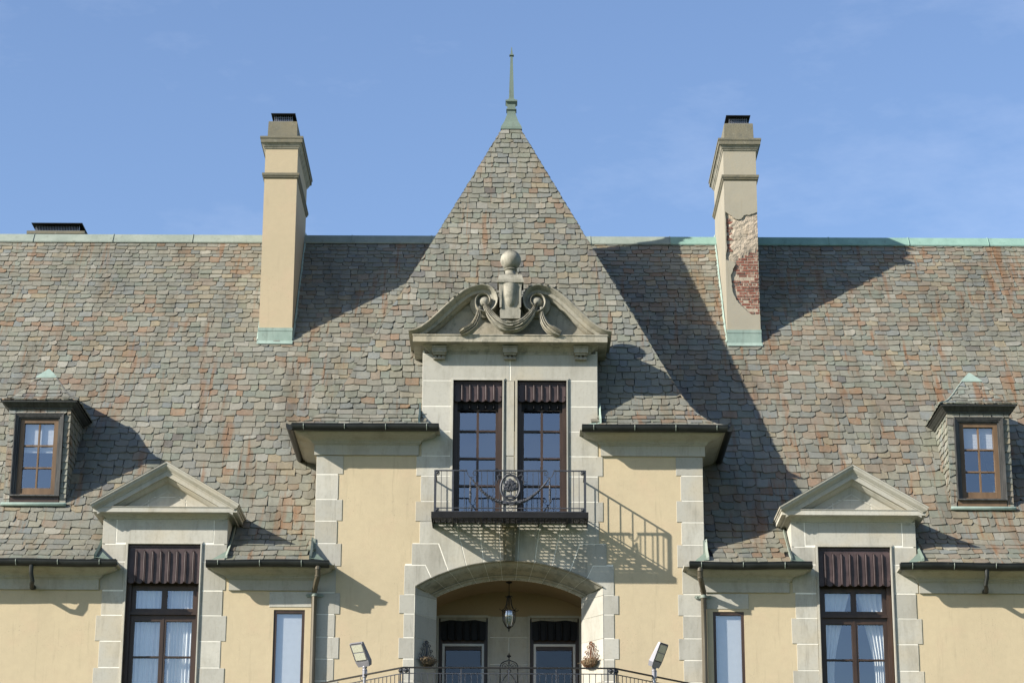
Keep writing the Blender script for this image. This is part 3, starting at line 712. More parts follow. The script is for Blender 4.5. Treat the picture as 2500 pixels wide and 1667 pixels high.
# main (wing) roof
SL = 1.38
RY, RZ = 7.36, 13.2 + SL * (7.36 - .75)
flare = smooth_pts([(-.545, 12.315), (-.2, 12.54), (.15, 12.78), (.5, 13.02), (.8, 13.285), (1.25, 13.2 + SL * .5)], 2)
prof_main = flare + [(RY, RZ)]
TW, TY, TZ, KY = 4.12, 5.12, 24.74, 1.25
def in_tower(p, m=0.0):
    r = max(abs(p.x), abs(p.y - TY) / KY) + m
    return (r < TW and p.z < 15.3) or (r < 4.0 and p.z < TZ - 2.29 * r)
def skip_main(p, hw):
    if in_tower(p, hw + .08): return True
    ax = abs(p.x)
    if ax - hw * .75 < 4.10 and p.y < .25: return True
    if 5.95 - hw * .6 < ax < 8.60 + hw * .6 and p.y < .15: return True
    if 6.1 < ax < 8.45 and p.y < 1.0: return True
    if 5.3 + hw < ax < 5.9 - hw and 4.9 < p.y: return True
    if 9.75 + hw < ax < 10.9 - hw and 1.4 < p.y < 2.6: return True
    return False
def vis_main(p):
    if not inframe(p): return False
    if abs(p.x) < 4.3 + 0 * p.z and in_tower(Vector((p.x * .93, p.y - 1.2, p.z - .3))): return False
    return True
for s in (-1, 1):
    mb = MB()
    a, b = sorted((0, s * 14))
    # sheathing under the slates
    f = prof_main
    xr = [(4.13, 5.95), (5.95, 8.6), (8.6, 14)]
    for x0, x1 in xr:
        q = [p for p in f if p[0] > .1] if x0 == 5.95 else f
        mb.loft([[(s * x0, y_, z_ - .005) for y_, z_ in q], [(s * x1, y_, z_ - .005) for y_, z_ in q]], closed=False)
    q = [p for p in f if p[0] > 3.0]; mb.loft([[(0, y_, z_ - .005) for y_, z_ in q], [(s * 4.13, y_, z_ - .005) for y_, z_ in q]], closed=False)
    mb.add([(0, RY, RZ), (s * 14, RY, RZ), (s * 14, 15.3, 12.3), (0, 15.3, 12.3)], [(0, 1, 2, 3)])
    roof = mb.build('wing_roof', M['deck'], chateau)
    it = slates(prof_main, lambda u, y_, z_: Vector((u, y_, z_)), (lambda y_, z_: (-13.6, -.02)) if s < 0 else (lambda y_, z_: (.02, 13.6)), .28, .158, .18, .37, skip_main,
                (lambda p: .1) if s < 0 else (lambda p: 1.25))
    lay(it, roof, 300, vis_main)
    # ridge capping of folded copper
    for k in range(7):
        x0, x1 = s * 2.0 * k, s * 2.0 * (k + 1); x0, x1 = min(x0, x1), max(x0, x1)
        pr = [(-.21, -.20), (-.215, -.17), (-.06, .06), (0, .09), (.06, .06), (.21, -.18)]
        MB().loft([[(x, RY + a_, RZ + b_) for a_, b_ in pr] for x in (x0 + .004, x1 - .004)], closed=False).tube([(x1, RY + a_ * 1.03, RZ + b_ + .008) for a_, b_ in pr], .011, 5).build('ridge_cap', M['copper_bright'] if s > 0 and k > 1 else M['copper_grey'], roof)

# tower roof
tprof = smooth_pts([(4.53, 15.27), (4.25, 15.47), (3.98, 15.76), (3.78, 16.10), (3.50, 16.72)], 2) + [(.22, 24.24)]
mb = MB()
ty = lambda r: TY - KY * r
for s in (-1, 1):
    mb.loft([[(s * r, ty(r), z - .005), (s * min(r, 1.87), ty(r), z - .005)] for r, z in tprof], closed=False)
    mb.loft([[(s * r, ty(r), z - .005), (s * r, TY + KY * r, z - .005)] for r, z in tprof], closed=False)
mb.loft([[(-min(r, 1.87), ty(r), z - .005), (min(r, 1.87), ty(r), z - .005)] for r, z in tprof if ty(r) > .15], closed=False)
mb.loft([[(-r, TY + KY * r, z - .005), (r, TY + KY * r, z - .005)] for r, z in tprof], closed=False)
troof = mb.build('tower_roof', M['deck'], chateau)
def skip_t(p, hw): return abs(p.x) + hw * .5 < 1.86 and p.z < 17.4 and p.y < 1.6
it = slates(tprof, lambda u, r, z: Vector((u, ty(r), z)), lambda r, z: (-r - .012, r + .012), .19, .17, .17, .34, skip_t, lambda p: -.2, th=.022, over=.07)
def vis_t(p): return inframe(p) and not (abs(p.x) < 1.9 and p.z < 17.9)
lay(it, troof, 300, vis_t)
side = slates(tprof, lambda u, r, z: Vector((-r, TY - u, z)), lambda r, z: (-r * KY, r * KY), .2, .18, .2, .38, th=.022) + slates(tprof, lambda u, r, z: Vector((r, TY + u, z)), lambda r, z: (-r * KY, r * KY), .2, .18, .2, .38, th=.022)
lay(side, troof, 0)
# copper spire
sp = MB()
SZ = .41
sp.lathe([(r, z + SZ) for r, z in [(.255, 23.90), (.262, 23.88), (.25, 23.95), (.17, 24.12), (.11, 24.32), (.095, 24.44), (.125, 24.45), (.125, 24.475), (.10, 24.48), (.095, 24.60), (.13, 24.65), (.145, 24.66), (.145, 24.70), (.10, 24.715), (.085, 24.75), (.062, 24.76), (.05, 25.2), (.028, 25.93), (.055, 25.935), (.055, 25.955), (.03, 25.965), (.022, 26.03), (.008, 26.17)]], 0, TY, 4, R(45), True)
sp.build('spire', M['copper_spire'], troof)

# ------------------------------------------------------------------ wall dormer pediments
def raking(c, hw, zt, k, prof, back, par, m, name):
    mb = MB()
    for s in (-1, 1):
        rows = []
        for h, d in prof:
            xe = hw + d
            rows.append([(c, -d, zt - h), (c + s * xe, -d, zt - k * xe - h), (c + s * xe, back, zt - k * xe - h)])
        n = 3; v = [p for r in rows for p in r]
        fs = [(i * n + j, i * n + j + 1, (i + 1) * n + j + 1, (i + 1) * n + j) for i in range(len(rows) - 1) for j in range(2)]
        mb.add(v, fs)
        mb.add([(c, -prof[0][1], zt), (c + s * (hw + prof[0][1]), -prof[0][1], zt - k * (hw + prof[0][1])), (c + s * (hw + prof[0][1]), back + 1, zt - k * (hw + prof[0][1])), (c, back + 1, zt)], [(0, 1, 2, 3)])
    return mb.build(name, M[m], par)
for s in (-1, 1):
    c = s * 7.262
    ped = part('pediment', chateau)
    k = .585; zt = 14.50
    pr = [(0, .42), (.035, .415), (.04, .40), (.09, .385), (.14, .33), (.15, .31), (.175, .305), (.18, .285), (.285, .28), (.29, .20), (.31, .19), (.37, .12), (.38, .06), (.40, .05), (.52, .035)]
    raking(c, 1.15, zt, k, pr, 1.8, ped, 'stone', 'raking_cornice')
    MB().add([(c, -.424, zt + .006), (c - 1.575, -.424, zt + .006 - k * 1.575), (c - 1.575, 2.2, zt + .006 - k * 1.575), (c, 2.2, zt + .006), (c + 1.575, -.424, zt + .006 - k * 1.575), (c + 1.575, 2.2, zt + .006 - k * 1.575)], [(0, 1, 2, 3), (0, 3, 5, 4)]).build('lead_roof', M['lead'], ped)
    pz = 13.33
    hp = [(.02, pz), (.035, pz + .005), (.05, pz + .03), (.10, pz + .07), (.12, pz + .085), (.13, pz + .09), (.27, pz + .095), (.285, pz + .10), (.285, pz + .20), (.30, pz + .205), (.30, pz + .215), (0.0, pz + .235)]
    MB().run(c - 1.235, c + 1.235, hp, 0, 1.6, 1.6).build('cornice', M['stone'], ped)
    zb = pz + .225                                      # tympanum stones
    top = lambda x: zt - .45 - k * abs(x)
    g = .006
    for x0, x1 in ((-1.2, -.40), (.40, 1.2)):
        MB().stone([(c + x0 + g, zb), (c + x1 - g, zb), (c + x1 - g, top(x1)), (c + x0 + g, max(zb + .01, top(x0)))] if x0 < 0 else [(c + x0 + g, zb), (c + x1 - g, zb), (c + x1 - g, max(zb + .01, top(x1))), (c + x0 + g, top(x0))], -.034, .05).build('tympanum_stone', M['stone'], ped)
    MB().stone([(c - .40 + g, zb), (c + .40 - g, zb), (c + .40 - g, 13.81), (c - .40 + g, 13.81)], -.034, .05).build('tympanum_stone', M['stone'], ped)
    MB().stone([(c - .40 + g, 13.822), (c + .40 - g, 13.822), (c, 14.06)], -.034, .05).build('tympanum_stone', M['stone'], ped)
    MB().prism([(c - 1.15, zb), (c + 1.15, zb), (c, zt - .42)], -.026, .0).build('mortar', M['mortar'], ped)
    bd = MB()
    for q in (-1, 1): bd.prism([(c, 13.95), (c, 13.915), (c + q * .62, zb), (c + q * .68, zb)], -.045, -.02)
    bd.build('panel_moulding', M['stone'], ped)

# ------------------------------------------------------------------ central swan-neck pediment
cped = part('swan_neck_pediment', chateau)
z0 = 17.03
hp = [(.015, z0 - .02), (.03, z0), (.03, z0 + .03), (.05, z0 + .035), (.055, z0 + .055), (.07, z0 + .06), (.13, z0 + .12), (.17, z0 + .14), (.18, z0 + .15), (.36, z0 + .155), (.375, z0 + .16), (.375, z0 + .295), (.39, z0 + .30), (.39, z0 + .325), (0, z0 + .345)]
MB().run(-1.72, 1.72, hp, 0, 1.2, 1.2).build('cornice', M['stone_w'], cped)
ZC = z0 + .325
for x in (-1.53, .0, 1.53):                           # brackets with three drops
    mb = MB(); mb.box(x - .155, x + .155, -.20, .0, z0 - .02, z0 + .10); mb.box(x - .165, x + .165, -.22, 0, z0 + .095, z0 + .125); mb.box(x - .135, x + .135, -.16, 0, z0 - .06, z0 - .02)
    for q in (-.085, 0, .085):
        mb.loft([[(x + q - .016, -.10, z0 - .06), (x + q + .016, -.10, z0 - .06), (x + q + .016, -.05, z0 - .06), (x + q - .016, -.05, z0 - .06)], [(x + q - .042, -.125, z0 - .125), (x + q + .042, -.125, z0 - .125), (x + q + .042, -.02, z0 - .125), (x + q - .042, -.02, z0 - .125)]])
    mb.box(x - .125, x + .125, -.12, 0, z0 - .145, z0 - .125)
    mb.build('bracket', M['stone_w'], cped)
def pc(x, y, Y=-.34):
    p = P(*cp(x, y), Y); return (p.x - .012, p.z)
outer = [(190, 888), (250, 876), (310, 850), (380, 800), (450, 738), (520, 672), (600, 598), (660, 546), (720, 503), (780, 470), (850, 452)]
cx_, cy_ = 915, 610
spir = []
for i in range(1, 40):
    a = -math.atan2(452 - cy_, 850 - cx_) if False else 0
    th = math.radians(-112 + i * 15); r = 171 * math.exp(-.0037 * i * 15 * .62)
    spir.append((cx_ + r * math.cos(th), cy_ + r * math.sin(th), r / 171))
path = [(x, y, 1.0) for x, y in outer] + spir
W0 = [pc(x, y) for x, y, _ in path]
SW = .00221                                              # metres per crop pixel there
def swan(sgn):
    pts = [Vector((p[0], p[1])) for p in W0]
    pr = [(0, -.30), (0, .40), (.018, .415), (.035, .41), (.04, .39), (.06, .37), (.085, .31), (.10, .295), (.105, .275), (.17, .265), (.18, .25), (.185, .20), (.215, .17), (.24, .12), (.245, .05)]
    rows = []
    for i, p in enumerate(pts):
        t = (pts[min(i + 1, len(pts) - 1)] - pts[max(i - 1, 0)]).normalized(); n_ = Vector((t.y, -t.x))
        sc = path[i][2]; sc2 = sc if i < len(outer) else max(.22, sc ** 1.25) * .82 + .18 * sc
        row = []
        for h, d in pr:
            q = p + n_ * (h * sc2)
            zz_ = max(q.y, ZC - .02)
            row.append((sgn * q.x, -d + (0 if i < len(outer) else -.02 * (1 - sc)), zz_))
        rows.append(row)
    mb = MB(); n = len(pr); v = [p for r in rows for p in r]
    fs = [(i * n + j, (i + 1) * n + j, (i + 1) * n + j + 1, i * n + j + 1) if sgn > 0 else (i * n + j + 1, (i + 1) * n + j + 1, (i + 1) * n + j, i * n + j) for i in range(len(rows) - 1) for j in range(n - 1)]
    mb.add(v, fs)
    e = pc(cx_, cy_)
    mb.loft([[(sgn * e[0] + r * math.cos(2 * math.pi * k / 16), y, e[1] + r * math.sin(2 * math.pi * k / 16)) for k in range(16)] for r, y in ((.31, -.05), (.31, -.15), (.22, -.19), (.13, -.30), (.11, -.36), (.06, -.40), (.03, -.41))])
    mb.build('scroll', M['stone_w'], cped, True)
    # body behind the scroll, running back into the roof
    poly = [(sgn * p[0], p[1] - .03) for p in W0[:len(outer)]]
    e1 = pc(1000, 520); poly += [(sgn * e1[0], e1[1] - .03), (sgn * .004, e1[1] - .03), (sgn * .004, ZC - .02)]
    MB().prism(poly, -.06, 1.9).build('pediment_body', M['stone_w'], cped)
for s in (-1, 1):
    swan(s)
    mo = MB()                                          # lichen crust along the top of the scroll
    for i in range(5, len(outer) + 6):
        for j in range(16):
            t_ = rng.random(); a_, b_ = W0[i], W0[i + 1]
            mo.ball((s * (a_[0] + (b_[0] - a_[0]) * t_), rng.uniform(-.425, -.1), a_[1] + (b_[1] - a_[1]) * t_ + rng.uniform(-.012, .008)), rng.uniform(.010, .024), 5, 4, (1.3, 1, .7))
    mo = mo.build('lichen_crust', M['lichen'], cped); mo['kind'] = 'stuff'
# central pedestal, urn neck and ball
pd = MB(); yb = -.26
pz = lambda y_: pc(1165, y_, yb)[1]
def sq(rows, cx=0.0, cy=yb): pd.loft([[(cx - a, cy - b, z), (cx + a, cy - b, z), (cx + a, cy + b, z), (cx - a, cy + b, z)] for a, b, z in rows])
zb_, zt_ = pz(800), pz(470)
sq([(.215, .20, zb_), (.225, .21, pz(720)), (.21, .20, pz(715)), (.215, .21, pz(640)), (.235, .235, pz(540)), (.25, .25, zt_)])
sq([(.25, .25, zt_), (.285, .28, zt_ + .01), (.285, .28, zt_ + .075), (.27, .27, zt_ + .08), (.25, .24, zt_ + .19), (.22, .22, zt_ + .21)])
for q in (-1, 1): sq([(.02, .02, pz(700)), (.025, .025, pz(480))], q * .21, yb - .22)
zn = zt_ + .20
pd.lathe([(.20, zn - .02), (.19, zn + .0), (.14, zn + .05), (.115, zn + .10), (.115, zn + .15), (.14, zn + .165), (.15, zn + .18), (.14, zn + .195), (.11, zn + .21)], 0, yb, 20)
pd.build('pedestal', M['stone_w'], cped, True)
vp = MB(); vp.loft([[(a_ * math.cos(math.pi * (1 + k / 12)), yb - .19 + b_ * math.sin(math.pi * (1 + k / 12)), z_) for k in range(13)] for a_, b_, z_ in ((.03, .02, pz(690)), (.09, .07, pz(670)), (.125, .10, pz(620)), (.145, .12, pz(560)), (.16, .13, pz(500)), (.165, .135, pz(476)))], closed=False); vp.build('vase_boss', M['stone_w'], cped, True)
MB().ball((0.005, yb, zn + .20 + .205), .226, 24, 16).build('ball_finial', M['stone_w'], cped, True)
# cloth swag and drops
def fold(pts, wid, par, nm, y=-.42, nf=5):
    mb = MB(); n = len(pts); rows = []
    for i, p in enumerate(pts):
        p = Vector(p); t = (Vector(pts[min(i + 1, n - 1)]) - Vector(pts[max(i - 1, 0)])).normalized(); nn = Vector((t.y, -t.x)); wv = wid[i]
        row = []
        for k in range(4 * nf + 1):
            a = k / (4 * nf) * 2 - 1
            bulge = math.sqrt(max(0, 1 - a * a)) * min(wv * 1.0, .12) + .030 * math.cos(a * math.pi * nf + i * .12 + 1.5 * noise.noise(Vector((i * .2, a * 2, wid[0] * 50)))) * min(1, wv / .05) + .016 * noise.noise(Vector((p.x * 14, a * 3, p.y * 14)))
            q = p + nn * (a * wv)
            row.append((q.x, y + .06 - bulge, q.y))
        rows.append(row)
    mb.loft(rows, closed=False); return mb.build(nm, M['stone_w'], par, True)
sw = []
for i in range(25):
    t = i / 24; x = 912 + (1425 - 912) * t; y = 600 + 245 * (1 - (2 * t - 1) ** 2) ** .8
    sw.append(pc(x, y, -.45))
fold(sw, [.035 + .105 * math.sin(math.pi * i / 24) ** .7 for i in range(25)], cped, 'cloth_swag')
for s in (-1, 1):
    q = [(868, 690), (862, 740), (845, 790), (820, 835), (780, 870), (730, 895), (685, 915)]
    pts = [pc(*a, -.42) for a in q]; pts = [(s * -p[0] if s > 0 else p[0], p[1]) for p in pts]
    o = fold(pts, [.045, .065, .08, .095, .115, .12, .085], cped, 'cloth_drop', -.40, 4)
    MB().ball((pts[0][0], -.36, pts[0][1] + .05), .05, 8, 6).build('knot', M['stone_w'], cped, True)

# ------------------------------------------------------------------ chimneys
def flue_cap(par, x0, x1, y0, y1, z):
    cx = (x0 + x1) / 2; hw = (x1 - x0) / 2 - .13
    mb = MB().box(cx - hw, cx + hw, y0 + .12, y1 - .12, z, z + .045).build('cap_base', M['galv'], par)
    sc = MB(); n = 9
    for i in range(n + 1):
        x = cx - hw + .02 + (2 * hw - .04) * i / n; sc.box(x - .006, x + .006, y0 + .14, y0 + .15, z + .045, z + .19)
    for q in (.09, .14): sc.box(cx - hw + .02, cx + hw - .02, y0 + .138, y0 + .148, z + q - .004, z + q + .004)
    for xx in (cx - hw + .015, cx + hw - .025):
        for i in range(16):
            y = y0 + .14 + (y1 - y0 - .28) * i / 15; sc.box(xx, xx + .01, y - .006, y + .006, z + .045, z + .19)
    sc.build('screen', M['galv'], par)['kind'] = 'stuff'
    l = MB(); a = .06
    l.loft([[(cx - hw - a, y0 + .03, z + .19), (cx + hw + a, y0 + .03, z + .19), (cx + hw + a, y1 - .03, z + .19), (cx - hw - a, y1 - .03, z + .19)], [(cx - hw - a - .005, y0 + .025, z + .21), (cx + hw + a + .005, y0 + .025, z + .21), (cx + hw + a + .005, y1 - .025, z + .21), (cx - hw - a - .005, y1 - .025, z + .21)], [(cx - .05, y0 + .35, z + .25), (cx + .05, y0 + .35, z + .25), (cx + .05, y1 - .35, z + .25), (cx - .05, y1 - .35, z + .25)]])
    l.build('lid', M['black'], par)
    MB().box(cx - hw + .05, cx + hw - .05, y0 + .2, y1 - .2, z + .04, z + .185).build('flue', M['black'], par)
CY0, CY1 = 4.80, 7.50
def chimney(x0, x1, m, broken):
    ch = part('chimney', chateau)
    if not broken: MB().box(x0, x1, CY0, CY1, 17.6, 23.78).build('shaft', M[m], ch)
    MB().ring(x0, x1, CY0, CY1, [(.0, 22.93), (.02, 22.95), (.035, 22.97), (.04, 23.0), (.055, 23.01), (.06, 23.06), (.05, 23.075), (-.01, 23.09)]).build('band_moulding', M['concrete'], ch)
    MB().ring(x0, x1, CY0, CY1, [(.0, 23.70), (.02, 23.72), (.03, 23.75), (.045, 23.76), (.06, 23.80), (.085, 23.83), (.09, 23.845)]).build('cornice', M['stone_w'], ch)
    MB().ring(x0, x1, CY0, CY1, [(.05, 23.84), (.11, 23.845), (.115, 23.94), (.13, 23.95), (.13, 24.0), (.06, 24.02), (-.03, 24.06), (-.035, 24.06), (-.045, 24.45), (-.06, 24.46), (-.3, 24.462)]).build('capping', M['concrete'], ch)
    flue_cap(ch, x0 + .03, x1 - .03, CY0 + .02, CY1 - .02, 24.46)
    # copper apron at the foot and stepped flashing up the sides
    f = MB()
    zf = 13.2 + SL * (CY0 - .75)
    f.box(x0 - .012, x1 + .012, CY0 - .035, CY0 + .02, zf - .05, zf + .26)
    f.box(x0 - .016, x1 + .016, CY0 - .043, CY0 + .02, zf + .26, zf + .34)
    f.add([(x0 - .03, CY0 - .04, zf + .02), (x1 + .03, CY0 - .04, zf + .02), (x1 + .03, CY0 - .14, zf - .09), (x0 - .03, CY0 - .14, zf - .09)], [(3, 2, 1, 0)])
    for sx, k in ((x0, -1), (x1, 1)):
        n = 6
        for i in range(n):
            ya = CY0 - .03 + (RY - CY0) * i / n; yb_ = CY0 + (RY - CY0) * (i + 1) / n + .04
            za, zb2 = 13.2 + SL * (ya - .75), 13.2 + SL * (yb_ - .75); d = .012 + .004 * (i % 2)
            xo = sx + k * d
            f.add([(xo, ya, za - .02), (xo, yb_, zb2 - .02), (xo, yb_, zb2 + .12), (xo, ya, za + .12), (xo + k * .05, ya, za + .02), (xo + k * .05, yb_, zb2 + .02)], [(0, 1, 2, 3), (4, 5, 1, 0), (3, 2, 5, 4)])
    f.build('flashing', M['copper'], ch)
    return ch
chimney(-5.985, -5.195, 'stucco_chimney', False)
chr_ = chimney(5.165, 5.955, 'stucco_grey', True)
# fallen render on the right chimney
q = lambda x, y: (lambda p: (p.x, p.z))(P((1700 + x * .3824) / K, (250 + y * .3824) / K, CY0))
bx0, bx1 = 5.165, 5.955
MB().box(bx0 + .004, bx1 - .004, CY0 + .045, CY1, 17.6, 23.78).build('core', M['scratch'], chr_)
MB().box(bx0, bx0 + .035, CY0 + .03, CY1, 17.6, 23.78).build('side_render', M['stucco_grey'], chr_)
MB().box(bx1 - .03, bx1, CY0 + .044, CY1, 17.6, 23.78).build('side_render', M['stucco_grey'], chr_)
def rag(pts, amp=.012, n=5):
    out = []
    for a, b in zip(pts, pts[1:]):
        for i in range(n):
            t = i / n; out.append((a[0] + (b[0] - a[0]) * t + (rng.uniform(-amp, amp) if i or out else 0), a[1] + (b[1] - a[1]) * t + (rng.uniform(-amp, amp) if i or out else 0)))
    return out + [pts[-1]]
upb = [q(*a) for a in ((178, 690), (205, 712), (235, 735), (255, 747), (285, 745), (305, 722), (335, 717), (360, 712), (380, 700))]
upb = [(bx0, upb[0][1] - .02)] + rag(upb[1:-1]) + [(bx1, upb[-1][1])]
MB().prism([(bx0, 23.78)] + upb + [(bx1, 23.78)], CY0, CY0 + .043).build('render_coat', M['stucco_grey'], chr_)
lob = [q(*a) for a in ((190, 1005), (235, 1015), (250, 1035), (235, 1060), (222, 1100), (225, 1150), (232, 1200), (250, 1250), (280, 1290), (310, 1320), (340, 1345), (362, 1355), (405, 1355))]
lob = [(bx0, lob[0][1])] + rag(lob[1:-1]) + [(bx1, lob[-1][1])]
MB().prism([(bx0, 17.6)] + lob + [(bx1, 17.6)], CY0, CY0 + .043).build('render_coat', M['stucco_grey'], chr_)
MB().prism(rag([(bx0, lob[0][1] - .01), (bx0 + .035, lob[0][1] + .3), (bx0 + .03, upb[0][1] - .4), (bx0 + .02, upb[0][1] + .01)], .01, 5) + [(bx0, upb[0][1] + .01)], CY0 + .002, CY0 + .043).build('render_edge', M['stucco_grey'], chr_)
ztop = upb[3][1]
def boundary_low(x):
    best = 17.6
    for a, b in zip(lob, lob[1:]):
        if min(a[0], b[0]) <= x <= max(a[0], b[0]) and abs(a[0] - b[0]) > 1e-6:
            best = max(best, a[1] + (b[1] - a[1]) * (x - a[0]) / (b[0] - a[0]))
    return best
ZL = lob[0][1]
zb_ = 19.40; row = 0
while zb_ < 21.95:
    x = bx0 + .03 - (.105 if row % 2 else 0) - (.05 if row % 3 == 0 else 0)
    while x < bx1 - .02:
        wl = .205 if (row % 6) else .098
        a, b = max(x, bx0 + .032), min(x + wl, bx1 - .004); xm = (a + b) / 2
        if b - a > .03:
            diag = q(385, 930)[1] - (bx1 - xm) * .55
            show = (boundary_low(xm) + .0 < zb_ + .03) and (zb_ < diag or (xm < bx0 + .16 and 21.05 < zb_ < ztop + .25) or (xm < bx0 + .22 and zb_ > ztop - .12) or rng.random() < .05)
            if xm < bx0 + .2 and ZL - .05 < zb_ < 21.05 and zb_ > diag: show = False
            if show and rng.random() < .93:
                MB().stone([(a + rng.uniform(.002, .012), zb_ + rng.uniform(.002, .009)), (b - rng.uniform(.002, .012), zb_ + rng.uniform(.002, .009)), (b - rng.uniform(.002, .012), zb_ + .066 - rng.uniform(.002, .010)), (a + rng.uniform(.002, .012), zb_ + .066 - rng.uniform(.002, .010))], CY0 + .036 + rng.uniform(-.006, .007), CY0 + .05, .003).build('brick', M['brick'], chr_)
        x += wl + .010
    zb_ += .0715; row += 1
# rough scratch coat left on the upper bricks
sc = MB(); nx, nz = 40, 120; zl, zh = ZL - .55, ztop + .5
vs = []
for j in range(nz + 1):
    for i in range(nx + 1):
        x = bx0 + .03 + (bx1 - bx0 - .034) * i / nx; z = zl + (zh - zl) * j / nz
        diag = q(385, 930)[1] - (bx1 - x) * .55
        cover = min(1, max(0, (z - diag + .05 * math.sin(x * 40) + .1) / .15)) * min(1, max(0, (x - bx0 - .14 - .05 * math.sin(z * 23)) / .05 + (1 if ZL - .1 < z < 21.05 else 0)))
        vs.append((x, CY0 + .047 - cover * (.020 + .012 * noise.noise(Vector((x * 9, 3, z * 14))) + .007 * noise.noise(Vector((x * 30, 7, z * 34)))), z))
sc.add(vs, [(j * (nx + 1) + i, j * (nx + 1) + i + 1, (j + 1) * (nx + 1) + i + 1, (j + 1) * (nx + 1) + i) for j in range(nz) for i in range(nx)]); sc.build('scratch_coat', M['scratch'], chr_)
# low broad chimney behind the ridge
fc = part('chimney', chateau)
MB().ring(-12.86, -11.36, 10.5, 12.0, [(0, 20), (0, 23.55), (.02, 23.56), (.02, 23.64), (-.3, 23.66)]).build('shaft', M['concrete'], fc)
MB().box(-12.68, -11.50, 10.6, 11.9, 23.65, 23.69).build('cap_base', M['galv'], fc)
sc = MB()
for i in range(28): sc.box(-12.66 + i * .0422 - .006, -12.66 + i * .0422 + .006, 10.62, 10.63, 23.69, 23.83)
for x in (-12.67, -11.52): sc.box(x, x + .02, 10.61, 10.63, 23.69, 23.84)
sc.build('screen', M['galv'], fc)['kind'] = 'stuff'
MB().box(-12.6, -11.58, 10.75, 11.75, 23.68, 23.83).build('flue', M['black'], fc)
MB().loft([[(-12.76, 10.48, 23.835), (-11.42, 10.48, 23.835), (-11.42, 12.0, 23.835), (-12.76, 12.0, 23.835)], [(-12.77, 10.47, 23.86), (-11.41, 10.47, 23.86), (-11.41, 12.0, 23.86), (-12.77, 12.0, 23.86)], [(-12.3, 11, 23.9), (-11.9, 11, 23.9), (-11.9, 11.6, 23.9), (-12.3, 11.6, 23.9)]]).build('lid', M['black'], fc)

